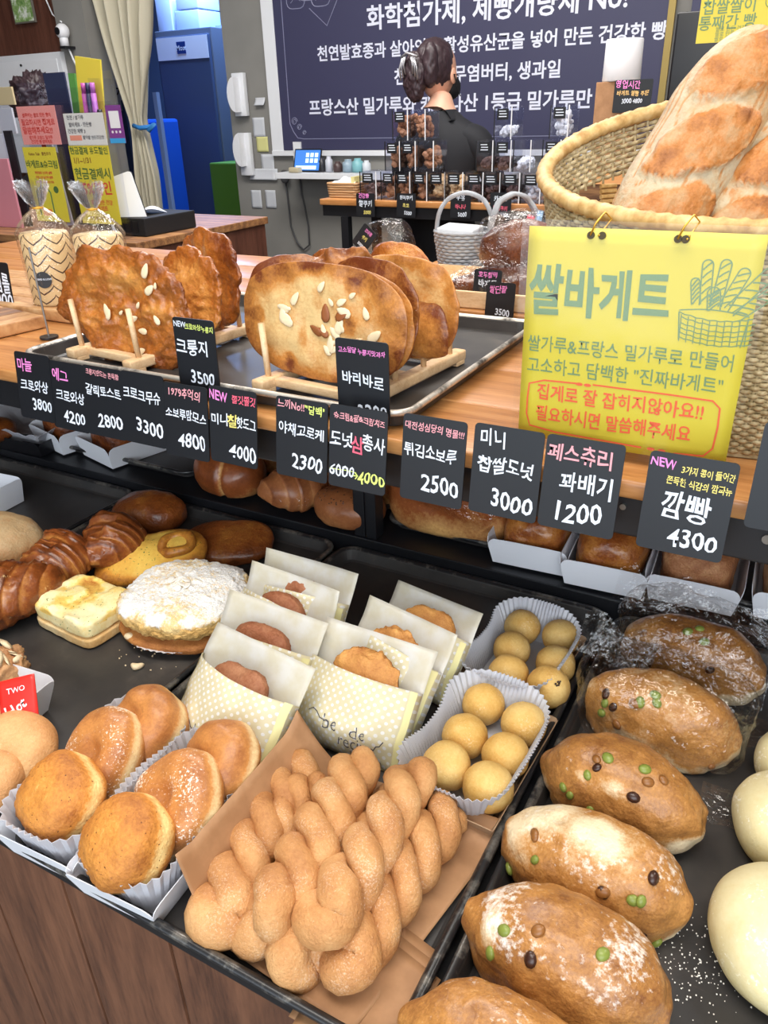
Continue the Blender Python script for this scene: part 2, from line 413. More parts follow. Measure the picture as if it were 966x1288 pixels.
# ------------------------------------------------------------------ price cards
WL = {'w': 'ch_white', 'p': 'ch_pink', 'r': 'ch_red', 'y': 'ch_yellow', 'l': 'ch_lime', 'o': 'ch_orange', 's': 'ch_rose'}
def card(px, py, Y, lines, label, wd=.066, hd=.088, tilt=8, yaw=0, group='black price cards along the counter edge', name='price_card', zt=None, cat='price card', roll=0, holder=True):
    """px,py: photo pixel of the card's top left corner at depth Y. Lines: text, size, colour, x (0-1), y (0-1 from the top)"""
    p = at(px, py, Y=Y)
    if zt is not None: p.z = zt
    mt = Matrix.Rotation(R(yaw), 4, 'Z') @ Matrix.Rotation(R(90-tilt), 4, 'X') @ Matrix.Rotation(R(roll), 4, 'Z')
    t = thing(name, label, cat, p+(mt @ Vector((wd/2, -hd, 0))), mt, group)
    MB().ext(rr(wd/2, hd/2, .004, 3, 0, hd/2), -.0012, 0).make('board', M['slate'], t)
    if holder: MB().box(-.012, .012, .001, .018, -.006, -.0013, .0006).make('clip', M['acrylic'], t)
    for i, (s, sz, c, x, y) in enumerate(lines):
        text(s, sz*wd*1.06, M[WL[c]], t, (x-.5)*wd, (1-y)*hd, .0004, warp=.09, off=.016, seed=i+len(s)+int(px), rot=-.03, maxw=wd*1.9*min(x, 1-x)*.97, sx=.88)
    return t
g = 'black price cards along the counter edge'
C = card
C(17, 441, .642, [('마늘', .26, 'p', .28, .2), ('크로와상', .24, 'w', .5, .5), ('3800', .3, 'w', .68, .78)], 'black price card reading 3800, leftmost full card on the counter edge', .066)
C(60, 452, .642, [('에그', .26, 'p', .3, .22), ('크로와상', .24, 'w', .55, .5), ('4200', .32, 'w', .62, .8)], 'black price card reading 4200 with pink heading', .064)
C(103, 458, .642, [('크룽지만드는 쫀득함', .105, 's', .5, .1), ('갈릭토스트', .21, 'w', .5, .36), ('2800', .34, 'w', .62, .78)], 'black price card reading 2800 for garlic toast', .067)
C(151, 465, .642, [('크로크무슈', .22, 'w', .48, .32), ('3300', .34, 'w', .62, .75)], 'black price card reading 3300 in dull white, no coloured heading', .068)
C(204, 479, .6415, [('1979추억의', .17, 's', .48, .13), ('소보루맘모스', .18, 'w', .5, .42), ('4800', .33, 'w', .62, .78)], 'black price card reading 4800 with 1979 in rose lettering', .067)
C(262, 484, .640, [('NEW', .2, 'p', .2, .12), ('쫄깃쫄깃', .15, 'r', .74, .14), ('미니', .22, 'w', .22, .44), ('찰', .26, 'y', .5, .44), ('핫도그', .2, 'w', .78, .44), ('4000', .33, 'w', .7, .82)], 'black price card reading 4000 with pink NEW, beside the steel gap', .067)
C(347, 497, .640, [('느끼No!!', .15, 's', .3, .1), ('"담백"', .16, 'l', .76, .12), ('야채고로케', .21, 'w', .5, .4), ('2300', .33, 'w', .62, .79)], 'black price card reading 2300 for vegetable croquettes', .066)
C(415, 507, .636, [('슈크림&팥&크림치즈', .115, 's', .52, .14), ('도넛', .24, 'w', .22, .42), ('삼', .28, 'r', .5, .46), ('총사', .24, 'w', .78, .42), ('6000', .23, 'w', .24, .79), ('→', .16, 'l', .47, .82), ('4000', .24, 'l', .76, .84), ('─────', .14, 'l', .26, .79)], 'black price card with 6000 struck out for 4000', .068)
C(508, 519, .640, [('대전성심당의 명물!!!', .12, 's', .5, .14), ('튀김소보루', .21, 'w', .46, .42), ('2500', .34, 'w', .64, .78)], 'black price card reading 2500 for fried streusel buns', .068)
C(598, 531, .640, [('미니', .24, 'w', .28, .16), ('찹쌀도넛', .24, 'w', .5, .45), ('3000', .34, 'w', .62, .82)], 'black price card reading 3000 for mini rice doughnuts', .068)
C(689, 545, .640, [('페스츄리', .25, 's', .45, .2), ('꽈배기', .28, 'w', .58, .5), ('1200', .36, 'w', .5, .8)], 'black price card reading 1200 for twisted doughnuts', .070)
C(819, 566, .640, [('NEW', .16, 'p', .16, .11), ('3가지 콩이 들어간', .105, 'y', .68, .15), ('쫀득한 식감의 깜파뉴', .105, 'y', .6, .28), ('깜빵', .34, 'w', .5, .55), ('4300', .3, 'w', .64, .84)], 'black price card reading 4300 with pink NEW and yellow small print', .071)
C(963, 530, .640, [], 'black card cut off by the right border of the photo', .066)
C(-44, 326, .90, [('크림롤', .3, 'w', .72, .42), ('7000', .3, 'w', .72, .78)], 'black price card reading 7000 on the thin steel stand', .112, .085, 5, group='black price cards on the counter', holder=False)
C(216, 398, .668, [('NEW', .14, 'w', .17, .09), ('크로와상누룽지', .12, 'l', .64, .12), ('크룽지', .32, 'w', .42, .4), ('3500', .32, 'w', .6, .78)], 'black price card reading 3500 standing in the sheet tray by the left rack', .061, .088, 2, group='black price cards on the counter')
C(421, 424, .662, [('고소달달 누룽지맛과자', .1, 'p', .5, .14), ('바리바로', .24, 'w', .5, .48), ('3300', .3, 'w', .66, .86)], 'black price card reading 3300 in front of the almond crackers', .062, .088, 0, group='black price cards on the counter')
pl = thing('card_stand', 'thin steel rod stand carrying the 7000 price card beside the cutting boards', 'stand', at(62, 425, z=1.101))
b0 = pl.location
MB().tube([(0, 0, .003), (0, 0, .135)], .0016, 6).make('rod', flat('rod_steel', '#8b8987', .3, .9), pl)
MB().cyl((0, 0, 0), .014, .003, 18).make('foot', M['black'], pl)
# ------------------------------------------------------------------ bread shapes
def rotz(a): return (0, 0, R(a))
def ori(n, spin=0): return (Vector(n).to_track_quat('Z', 'Y').to_matrix().to_4x4() @ Matrix.Rotation(R(spin), 4, 'Z'))
def blob(ax, ay, az, e=2., cut=.6, sub=4, seed=0, amp=.0, fr=20, fine=.0, ffr=120, o=3):
    D, F = ico(sub)
    k = (np.abs(D)**e).sum(1)**(-1./e); P = D*k[:, None]*np.array([ax, ay, az])
    if amp: P = P+D*(fbm(P, fr, seed, o)*amp)[:, None]
    if fine: P = P+D*(fbm(P, ffr, seed+50, 2)*fine)[:, None]
    zc = -cut*az
    P[:, 2] = np.where(P[:, 2] < zc, zc+(P[:, 2]-zc)*.08, P[:, 2])
    P[:, 2] -= P[:, 2].min()
    return P, F, D
B_SUGAR = bread('doughnut_crust', '#f2d7a2', '#cb8b4c', '#93562e', .42, 50, .24, '#fff3e4', .6, 420, .0007, .52, 420, coat=.15)
B_CRUMB = bread('crumbed_doughnut_crust', '#f6dc98', '#cf8a3c', '#8a4a1c', .6, 45, .3, '#f3dcae', .9, 260, .0016, .5, 260, '#6b3d18', .74, 330)
B_TWIST = bread('sugared_twist_crust', '#dcae78', '#c38c56', '#985f36', .6, 45, .3, '#ecd6be', 1., 480, .0014, .5, 620, dsharp=.35)
B_BALL = bread('sugared_ball_crust', '#e8c882', '#d4a658', '#b27b38', .6, 45, .16, '#fff2d6', .8, 620, .0007, .5, 520, dsharp=.35)
B_LOAF = bread('bean_loaf_crust', '#eedbb6', '#bb8446', '#6b3b1f', .40, 55, .32, '#fffaf2', .8, 190, .0016, .5, 170, coat=.25, dsharp=.3)
B_BUN = bread('pale_bun_crust', '#eadfb4', '#e0cf92', '#c79f56', .6, 30, .14, '#fff9e6', .5, 500, .0006)
B_BROWN = bread('croissant_crust', '#c98a45', '#8a4a22', '#45200f', .3, 30, .32, '#e8c68c', .6, 160, .0015, .5, 160, coat=.35)
B_CROI = bread('plain_croissant_crust', '#c88f5a', '#9a5f38', '#6d3b21', .4, 30, .2, '#fff', .5, 160, .001, coat=.15)
B_SOBO = bread('streusel_crust', '#d49a54', '#b0713a', '#7b4420', .6, 70, .35, '#f0d2a4', 1., 380, .0015)
B_NUTD = bread('dark_crumb_crust', '#b98460', '#94593a', '#6a3620', .6, 60, .3, '#e6cbb0', 1., 420, .0012, .5, 420)
B_TOAST = bread('cheese_toast_top', '#fdf0bd', '#f3cd6a', '#b0591c', .42, 34, .34, '#fff', .5, 100, .0015, fleck='#5f7a35', fth=.73, fsc=300, coat=.2)
B_CRUST = bread('toast_side_crust', '#f4dfae', '#dfb374', '#b37b44', .6, 40, .3)
B_GARL = bread('garlic_bread_top', '#f2c95e', '#dd9a3a', '#84431a', .4, 26, .3, '#fff', .5, 130, .0015, fleck='#4e5f28', fth=.72, fsc=330, coat=.3)
B_SNOW = bread('sugared_streusel', '#f0d8a0', '#d9ae68', '#b58445', .75, 60, .3, '#edebe8', 1.0, 260, .003, .62, 170, dsharp=.25)
B_CAKE = bread('pound_cake_crust', '#b97a35', '#87481f', '#4d230f', .35, 45, .35, '#e9c798', .8, 200, .002, .5, 300, coat=.4)
B_OATY = bread('oaty_cake_crust', '#c89a6c', '#9a6540', '#693a20', .6, 60, .35, '#f0dcc0', 1., 260, .002, .5, 300)
B_CRACK = bread('rice_cracker_face', '#ddba80', '#c07f3c', '#6b3317', .4, 40, .28, '#fff1d8', .7, 200, .0012, .5, 330, coat=.25)
B_CARA = bread('caramel_cracker_face', '#d99a4e', '#ac6426', '#6c3112', .32, 28, .3, '#fff3df', 1., 150, .0025, .5, 330, coat=.4)
B_LOAFB = bread('brown_loaf_crust', '#d8a868', '#8f4e27', '#5a2a14', .35, 26, .25, coat=.3)
B_BAG = bread('batard_crust', '#b99c74', '#b57439', '#74401d', .55, 50, .28, '#b9a98c', .8, 150, .002, .55, 110, dsharp=.35)
ALM = flat('almond_flake', '#ecd6b0', .55, 0, .3, 200); ALMB = flat('toasted_almond', '#8f5228', .5, 0, .3, 200)
BEAN_G = flat('green_bean', '#7d8a3c', .35); BEAN_D = flat('dark_bean', '#3a2118', .3); BEAN_B = flat('brown_bean', '#8a5a2c', .35)

def bx(name, c, hx, hy, h, rotd=0, fl=.008, label=None, mat=None, parent=None, rc=.012, dip=.010, thick=.0007, group=None, nm='pastry_box', cat='box'):
    t = thing(nm, label, cat, c, rotz(rotd), group) if parent is None else parent
    V = []; F = []
    cs = [(-hx, -hy), (hx, -hy), (hx, hy), (-hx, hy)]
    nrm = [(0, -1), (1, 0), (0, 1), (-1, 0)]
    for k in range(4):
        a, b = cs[k], cs[(k+1) % 4]; nx, ny = nrm[k]; L = math.hypot(b[0]-a[0], b[1]-a[1]); m = 16; n0 = len(V)
        us = [0, .012, .03, .06, .1]; us = us+[.3, .5, .7]+[1-u for u in reversed(us)]
        for j in (0, .5, 1):
            for u in us:
                d = min(u, 1-u)*L; top = h - (dip*(1-math.sqrt(max(0, 1-(1-min(1, d/rc))**2))) if d < rc else 0)
                # the flared wall widens towards the top so that it meets its neighbour
                uu = a[0]+(b[0]-a[0])*u, a[1]+(b[1]-a[1])*u
                w_ = (u-.5)*2*fl*j*top/h; tx, ty = ((b[0]-a[0])/L, (b[1]-a[1])/L)
                V.append((uu[0]+nx*fl*j*top/h+tx*w_, uu[1]+ny*fl*j*top/h+ty*w_, top*j))
        q = len(us)
        F += [(n0+j*q+i, n0+j*q+i+1, n0+(j+1)*q+i+1, n0+(j+1)*q+i) for j in range(2) for i in range(q-1)]
    n0 = len(V); V += [(x, y, .0003) for x, y in cs]; F.append((n0, n0+1, n0+2, n0+3))
    o = mk('box_wall', V, F, mat or M['card'], t, smooth=False); solid(o, thick); return t
def liner(parent, hx, hy, r, h, fl, amp, N, mat, name='fluted_liner', z0=.002, hv=.15, seed=1, ax=0):
    pts = rr(hx, hy, r, 10); pts.append(pts[0])
    L = [0]
    for a, b in zip(pts[:-1], pts[1:]): L.append(L[-1]+math.hypot(b[0]-a[0], b[1]-a[1]))
    m = N*4; T = np.linspace(0, L[-1], m, endpoint=False)
    X = np.interp(T, L, [p[0] for p in pts]); Y = np.interp(T, L, [p[1] for p in pts])
    dx = np.roll(X, -1)-np.roll(X, 1); dy = np.roll(Y, -1)-np.roll(Y, 1); q = np.hypot(dx, dy); nx, ny = dy/q, -dx/q
    ph = np.tile([0, 1, 0, -1], N); rings = []
    wob = noise(np.c_[X*0, X, Y], 14, seed)
    for v in (0, .12, .35, .65, .85, 1.):
        o = fl*(v**1.25)*(1+.5*wob*v)+amp*v*ph; zz = z0+h*(v**.85)*(1+hv*wob)
        rings.append([(X[i]+nx[i]*o[i], Y[i]+ny[i]*o[i], zz[i] if v else z0) for i in range(m)])
    V, F = loft(rings, cap0=True, cap1=False)
    return solid(mk(name, V, F, mat, parent, smooth=False), .0004)
# ------------------------------------------------------------------ filled doughnuts in two boxes
def doughnut(p, r, th, n, kind, label, seed, spin=0, group='filled doughnuts in white boxes'):
    t = thing('filled_doughnut', label, 'doughnut', p, ori(n, spin), group)
    P, F, D = blob(r, r*.97, th, 2.5, 1., 5, seed, .0035, 24)
    P[:, 2] -= P[:, 2].mean()
    rad = np.hypot(P[:, 0], P[:, 1])/r; zz = P[:, 2]/th
    band = np.exp(-((zz+.05)/.26)**2)*sstep(.6, .9, rad)
    bake = .62-.55*band+.12*sstep(.4, .9, rad)*(1-band); dust = np.zeros(len(P))
    if kind == 'sugar':
        P[:, 2] -= .011*np.exp(-((P[:, 0]-.006)**2+(P[:, 1])**2)/(2*.010**2))*(zz > 0)
        dust = (.40+.16*noise(P, 40, seed))*(rad < 1.2); bake += .1*noise(P, 22, seed+3)
    elif kind == 'crumb':
        s_ = sstep(-.4, .5, noise(P, 26, seed+9)+.9*(-P[:, 0]-P[:, 1])/r); P += D*(np.abs(fbm(P, 190, seed, 2))*.0016*s_*(zz > -.3))[:, None]
        dust = .30*s_; bake = bake*.8+.12
    else:
        P[:, 2] -= .009*np.exp(-((P[:, 0]+.012)**2/(2*.018**2)+(P[:, 1]-.006)**2/(2*.006**2)))*(zz > 0)
        bake += .15*noise(P, 26, seed); dust = dust+.25
    mk('dough', P, F, B_CRUMB if kind == 'crumb' else B_SUGAR, t, bake=np.clip(bake, 0, 1), dust=dust)
    return t
b1 = bx('', at(97, 1000, z=.802)+Vector((0, -.008, 0)), .040, .082, .034, 3, .009, 'left white card box holding three filled doughnuts', group='white doughnut boxes', nm='doughnut_box')
b1.location = (-.513, .345, .802)
liner(b1, .036, .079, .02, .050, .010, .0018, 60, M['baking'], 'paper_liner')
b2 = bx('', (-.4215, .345, .802), .040, .082, .034, 3, .009, 'right white card box holding three filled doughnuts beside the brown paper', group='white doughnut boxes', nm='doughnut_box')
liner(b2, .036, .079, .02, .050, .010, .0018, 60, M['baking'], 'paper_liner', seed=5)
nn = (-.22, -.62, .72)
doughnut(at(79, 1005, z=.850), .0395, .032, nn, 'crumb', 'crumb-coated doughnut at the front of the left box', 3)
doughnut(at(132, 950, z=.846), .0445, .028, nn, 'sugar', 'sugared doughnut in the middle of the left box', 7, 20)
doughnut(at(184, 915, z=.846), .0415, .030, (-.1, -.5, .8), 'plain', 'glossy orange-brown doughnut at the back of the left box', 12)
doughnut(at(162, 1060, z=.851), .0400, .033, nn, 'crumb', 'crumb-coated doughnut at the front of the right box', 23)
doughnut(at(222, 1010, z=.847), .0460, .028, (-.3, -.6, .68), 'sugar', 'sugared dented doughnut in the middle of the right box', 27, 60)
doughnut(at(276, 965, z=.848), .0430, .030, (-.3, -.55, .7), 'plain', 'smooth golden doughnut at the back of the right box', 31, 40)
# ------------------------------------------------------------------ twisted doughnuts on brown paper
def kraft_sheet():
    t = thing('kraft_paper_sheet', 'brown paper sheet with raised left edge under the twisted doughnuts', 'paper', (-.28, .38, .802))
    # corners in the room: front-left raised, back-left raised, back-right, front-right
    A = Vector((-.362, .280, .802)); Bk = Vector((-.366, .472, .802)); Cr = Vector((-.152, .488, .804)); Dd = Vector((-.190, .268, .803))
    def fn(u, v):
        p = A.lerp(Bk, v).lerp(Dd.lerp(Cr, v), u)
        p = p+Vector((0, 0, .0006*math.sin(u*9+v*7)+.002*u*u))
        if u < .22:
            k = (1-u/.22); p.z += .062*k**1.5; p.x -= .004*k; p.y += .010*k*(1-v)
        if v > .86: p.z += .012*((v-.86)/.14)**1.5
        if v < .1: p.z += .006*((.1-v)/.1)*(1-u)
        return tuple(p-Vector(t.location))
    V, F = grid(48, 48, fn); o = solid(mk('sheet', V, F, M['kraft'], t), .0004)
    for k in range(3):
        a = Vector((-.178+.006*k, .29-.012*k, .8045)); 
        V, F = grid(12, 12, lambda u, v: tuple(Vector((-.245+.085*u+.006*k-.010*(1-v)*u, .268+.085*v*(1-.25*u)-.010*k+.02*v, .8008-.0+.0007*k+.004*u*u+.002*v))-Vector(t.location)))
        solid(mk('under_sheet', V, F, M['kraft'], t), .0004)
    return t
kraft_sheet()
def twist(pb, pt, label, seed, turns=2.1, r=.0143, hr=.0125, ph=0., sag=.004, knob=1.25):
    pb, pt = Vector(pb), Vector(pt); c = (pb+pt)/2; c.z = min(pb.z, pt.z)-.02
    t = thing('twisted_doughnut', label, 'doughnut', c, (0, 0, 0), 'sugared twisted doughnuts')
    ax = (pt-pb); L = ax.length; ax.normalize(); up = Vector((0, 0, 1)); sd = ax.cross(up).normalized(); up = sd.cross(ax)
    rnd = random.Random(seed); bend = rnd.uniform(-.006, .006)
    n = 64; path = []; rad = []
    def pos(u, s):
        a = ph+2*math.pi*turns*u+(math.pi if s else 0)
        base = pb+ax*(L*u)+sd*(bend*math.sin(math.pi*u))+up*(sag*math.sin(math.pi*u))
        h_ = hr*(1+.08*math.sin(7*u+seed))
        return base+(sd*math.cos(a)+up*.85*math.sin(a))*h_
    def rd(u): return r*(1+.22*math.exp(-(u/.12)**2)*(knob-1)/.25-.10*u+.09*math.sin(2*math.pi*turns*2*u+seed))
    def strand(us, k):
        for u in us: path.append(pos(u, k)); rad.append(rd(u))
    us = [1-i/(n-1) for i in range(n)]
    e0, e1 = pos(1, 0), pos(1, 1); m_ = (e0+e1)/2
    for f_, g_ in ((.0, .35), (.25, .7), (.6, .92)): path.append(m_+(e0-m_)*(.15+.85*f_)+ax*r*.75*(1-f_)); rad.append(rd(1)*g_)
    strand(us, 0)
    for k in range(1, 8):
        an = math.pi*k/8; a_ = pos(0, 0); b_ = pos(0, 1); q_ = (a_+b_)/2; path.append(q_+(a_-q_)*math.cos(an)-ax*hr*.9*math.sin(an)); rad.append(rd(0))
    strand(us[::-1], 1)
    for f_, g_ in ((.6, .92), (.25, .7), (.0, .35)): path.append(m_+(e1-m_)*(.15+.85*f_)+ax*r*.75*(1-f_)); rad.append(rd(1)*g_)
    mb = MB().tube([p-c for p in path], rad, 14)
    P = np.array([v[:] for v in mb.V]); ctr_ = np.repeat(np.array([(p-c)[:] for p in path]), 14, 0)
    N_ = P-ctr_; N_ /= np.linalg.norm(N_, axis=1)[:, None]
    P = P+N_*(fbm(P, 70, seed, 3)*.0012)[:, None]
    bake = .42+.28*fbm(P, 30, seed+2, 2)+.12*(N_[:, 2]); dust = .41+.14*noise(P, 45, seed+4)
    mk('dough', P, mb.F, B_TWIST, t, bake=np.clip(bake, 0, 1), dust=dust)
    return t
TB = [((280, 1148, .823), (380, 968, .826), 'twisted doughnut at the left end, lying against the raised paper', 1, 0.),
      ((330, 1162, .821), (440, 1000, .820), 'low twisted doughnut half hidden under the left of the pile', 2, 1.),
      ((376, 1198, .820), (500, 1010, .820), 'low twisted doughnut showing only its front end in the middle', 3, 2.),
      ((443, 1205, .824), (563, 1024, .826), 'twisted doughnut at the right end of the pile', 4, .6),
      ((352, 1140, .848), (450, 962, .846), 'upper twisted doughnut left of the pile top', 5, 1.7),
      ((412, 1150, .852), (520, 975, .850), 'topmost twisted doughnut with a big looped front end', 6, .3)]
for a, b, lb, sd_, ph_ in TB: twist(at(a[0], a[1], z=a[2]), at(*b[:2], z=b[2]), lb, sd_, ph=ph_, turns=2.1+.15*(sd_ % 3))
twist(at(352, 1052, z=.823), at(392, 985, z=.835), 'short twist end showing between the left twists', 9, turns=1.1, r=.011, hr=.010)
# ------------------------------------------------------------------ sugared balls in fluted cups
def plate(c, rotd, label, hx, hy, g='fluted paper cups of sugared balls'):
    t = bx('', c, hx, hy, .022, rotd, .010, label, M['kraft'] if False else flat('kraft_card_box', '#a98b6c', .7), group=g, nm='ball_box', rc=.006, dip=.003)
    liner(t, hx-.004, hy-.004, .022, .044, .014, .0016, 90, M['baking']); return t
plate(Vector((-.2105, .553, .802)), -3, 'fluted white cup in a brown box holding the nearer sugared balls', .046, .074)
plate(Vector((-.221, .714, .802)), -4, 'fluted white cup holding the farther sugared balls', .044, .068)
def ball(px, py, d, label, seed, z=None, crack=False):
    r = d/2; z = z or .806+r; p = at(px, py, z=z)
    t = thing('sugared_dough_ball', label, 'dough ball', (p.x, p.y, p.z-r), (0, 0, seed), 'sugared dough balls')
    P, F, D = blob(r, r, r*.97, 2.05, .93, 4, seed, .0007, 50, .0003, 260)
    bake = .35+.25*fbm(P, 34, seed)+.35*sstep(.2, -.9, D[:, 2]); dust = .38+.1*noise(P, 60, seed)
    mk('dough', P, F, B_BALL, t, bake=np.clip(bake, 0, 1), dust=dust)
    if crack:
        mb = MB()
        for k in range(7):
            a = k*.9; mb.add(*[(np.array(ico(1)[0])*[.0016, .0009, .0016]+np.array([.0035*math.cos(a)*(.4+.6*(k % 2)), -r*.70-.0005, r*1.62+.0035*math.sin(a)])).tolist(), ico(1)[1]])
        mb.make('filling', BEAN_D, t, smooth=True)
names = ['at the back left of the nearer cup', 'at the right of the nearer cup', 'second from back left in the nearer cup', 'in the middle right of the nearer cup, with a faint crease', 'at the front left of the nearer cup', 'at the very front of the nearer cup']
for i, (x, y) in enumerate([(608, 884), (659, 909), (585, 924), (636, 949), (562, 961), (614, 988)]):
    ball(x, y, [.0455, .0470, .0465, .0470, .0485, .0490][i], 'golden sugared dough ball '+names[i], i+1)
names = ['at the back left of the farther cup', 'at the back right of the farther cup', 'left middle of the farther cup', 'right middle of the farther cup', 'at the front left of the farther cup', 'with dark filling bursting through, front right of the farther cup']
for i, (x, y) in enumerate([(657, 787), (706, 800), (644, 815), (699, 834), (640, 846), (690, 862)]):
    ball(x, y, [.0440, .0450, .0445, .0460, .0455, .0475][i], 'golden sugared dough ball '+names[i], i+21, crack=(i == 5))
# ------------------------------------------------------------------ bean loaves
def pointat(P, F, D, d):
    i = int(np.argmax(D @ np.array(Vector(d).normalized()))); return P[i], D[i]
def bean_loaf(p, rz, lx, ly, lz, seed, label, beans=14, dust=.5, group='bean campagne loaves', parent=None):
    t = parent or thing('bean_loaf', label, 'bread loaf', p, rotz(rz), group)
    P, F, D = blob(lx, ly, lz, 2.35, .55, 5, seed, .0035, 22, .0006, 90)
    tp = (1-.10*(D[:, 0]**2)); P[:, 1] *= tp
    # twisted ends
    e = sstep(.82, 1., np.abs(D[:, 0])); P[:, 2] += e*.004*noise(P, 80, seed+5); P[:, 0] += np.sign(D[:, 0])*e*(.004+.005*noise(P, 60, seed+6))
    P = P+D*(-.0016*np.exp(-((np.abs(noise(P, 16, seed+11)))/.05)**2))[:, None]
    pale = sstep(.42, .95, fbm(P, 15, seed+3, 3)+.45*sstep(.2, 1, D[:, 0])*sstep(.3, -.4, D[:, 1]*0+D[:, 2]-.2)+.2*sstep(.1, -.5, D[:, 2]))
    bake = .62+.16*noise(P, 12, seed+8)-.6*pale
    du = np.where(D[:, 2] > .1, dust*(.55+.5*noise(P, 20, seed+4))*sstep(.1, .7, D[:, 2]), 0)  # flour on the upper side, with specular highlights painted into the same pale patches
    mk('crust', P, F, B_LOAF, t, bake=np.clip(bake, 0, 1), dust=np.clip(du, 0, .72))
    rnd = random.Random(seed*13); V0 = np.array(ico(2)[0])
    for k in range(beans):
        th = rnd.uniform(-.95, .95); ph = rnd.uniform(-1.1, 1.35)
        q, dq = pointat(P, F, D, (th, -math.cos(ph)*.9, .35+math.sin(ph)*.9))
        s_ = rnd.uniform(.0045, .0065); m_ = ori(dq, rnd.uniform(0, 180)).to_3x3()
        V = (V0*[s_, s_*.8, s_*.55]) @ np.array(m_).T + q + dq*.0003
        mk('bean', V, ico(2)[1], rnd.choice([BEAN_G, BEAN_G, BEAN_D, BEAN_B]), t)
    return t
def mid(a, b, z=.80): return (at(*a, z=z)+at(*b, z=z))/2
bean_loaf((-.068, .555, .801), -4, .071, .041, .058*.85, 3, 'golden bean loaf just in front of the clear bags', 14, .62)
bean_loaf((-.068, .462, .801), -2, .074, .0425, .058*.85, 8, 'pale golden bean loaf, second from the clear bags', 14, .66)
bean_loaf((-.066, .374, .801), -3, .074, .045, .058*.88, 15, 'darkest bean loaf with heavy flour dusting and painted shine', 10, .78)
bean_loaf((-.078, .282, .801), 3, .072, .043, .052, 21, 'bean loaf cut off by the bottom of the photo', 6, .6)
def crinkle(name, parent, hx, hy, h, seed, mat, tail=.03, z0=.001):
    P, F, D = blob(hx, hy, h*.6, 3.2, .95, 5, seed, 0)
    n1 = fbm(P, 24, seed, 3); n2 = np.abs(noise(P, 34, seed+5))+.5*np.abs(noise(P, 75, seed+6))
    P = P+D*(n1*.006-n2*.005)[:, None]
    P[:, 2] -= P[:, 2].min()-z0
    # flat sealed edge sticking out at the back right
    return mk(name, P, F, mat, parent)
def flap(parent, x0, x1, y0, y1, z0, z1, seed, amp=.008, mat=None, name='bag_end'):
    n = 26
    def fn(u, v):
        x = x0+(x1-x0)*u; y = y0+(y1-y0)*v; z = z0+(z1-z0)*v
        k = fbm(np.array([[x, y, 0.]]), 34, seed, 2)[0]; j = noise(np.array([[x*1.7, y, 3.]]), 30, seed+2)[0]
        return (x+.004*j*v, y+.006*k*v, z+amp*k*(.3+v))
    V, F = grid(n, 12, fn); return mk(name, V, F, mat or M['film'], parent)
for i, (p, lb, sd_) in enumerate([((-.056, .672, .801), 'bean loaf in the nearer clear bag, set down behind the open loaves', 31), ((-.044, .790, .801), 'bean loaf in the farther clear bag below the white cake boxes', 37)]):
    t = bean_loaf(p, -2, .076, .043, .050, sd_, lb, 10, .3)
    g = thing('clear_bag', ['crinkled clear bag around the nearer bagged bean loaf', 'crinkled clear bag around the farther bagged bean loaf'][i], 'plastic bag', p, rotz(-2), 'clear bread bags')
    crinkle('bag_body', g, .088, .053, .085, sd_+3, M['film'])
    flap(g, -.088, .090, .045, .064, .045, .088, sd_+7)
    flap(g, .055, .098, -.045, -.088, .012, .006, sd_+9, .004)
    flap(g, -.10, -.02, .02, .05, .070, .098, sd_+11, .010)
# ------------------------------------------------------------------ pale buns
def bun(p, r, h, label, seed, sp=0):
    t = thing('round_bun', label, 'bun', p, (0, 0, seed), 'pale round buns')
    P, F, D = blob(r, r*.97, h, 2.2, .6, 5, seed, .0012, 22)
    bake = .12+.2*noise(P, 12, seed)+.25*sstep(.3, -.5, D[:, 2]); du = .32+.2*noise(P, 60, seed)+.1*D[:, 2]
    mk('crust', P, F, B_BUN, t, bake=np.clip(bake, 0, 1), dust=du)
bun((.082, .474, .801), .060, .040, 'largest pale yellow round bun at the right border', 2)
bun((.080, .597, .801), .055, .036, 'pale yellow round bun behind the largest one', 5)
bun((.084, .678, .801), .047, .033, 'farthest pale yellow round bun beside the bagged loaves', 9)
fc = thing('fluted_paper_cup', 'white fluted paper cup edge at the bottom right corner', 'paper cup', (.062, .335, .801))
liner(fc, .035, .035, .033, .020, .012, .0016, 60, M['baking'])
# ------------------------------------------------------------------ buns in printed paper bags
def bag_print():
    t = NT('dotted_bag_paper'); o = t.obj()
    mp = t.n('ShaderNodeMapping'); mp.inputs['Rotation'].default_value = (0, 0, R(45)); mp.inputs['Scale'].default_value = (150, 150, 0); t.l(o, mp.inputs[0])
    v = t.n('ShaderNodeTexVoronoi', i_Scale=1., i_Randomness=0.12); t.l(mp.outputs[0], v.inputs['Vector'])
    dots = t.math('LESS_THAN', v.outputs['Distance'], .27)
    n = t.noise(24, 3, .5); stain = t.ramp(n, [(.5, (0, 0, 0)), (.62, (1, 1, 1))])
    base = t.mix(t.math('MULTIPLY', stain, .25), '#ece3c0', '#cbbc98')
    c = t.mix(dots, base, '#f6f5f2')
    t.set(Base_Color=c, Roughness=.4); t.bump(t.noise(40, 3), .3, .001)
    tl = t.n('ShaderNodeBsdfTranslucent'); t.l(c, tl.inputs[0]); mx = t.n('ShaderNodeMixShader', i_0=.3)
    t.l(t.b.outputs[0], mx.inputs[1]); t.l(tl.outputs[0], mx.inputs[2]); t.l(mx.outputs[0], t.out.inputs[0]); return t.m
M['bagprint'] = bag_print(); INK = flat('bag_ink', '#4a4a55', .6)
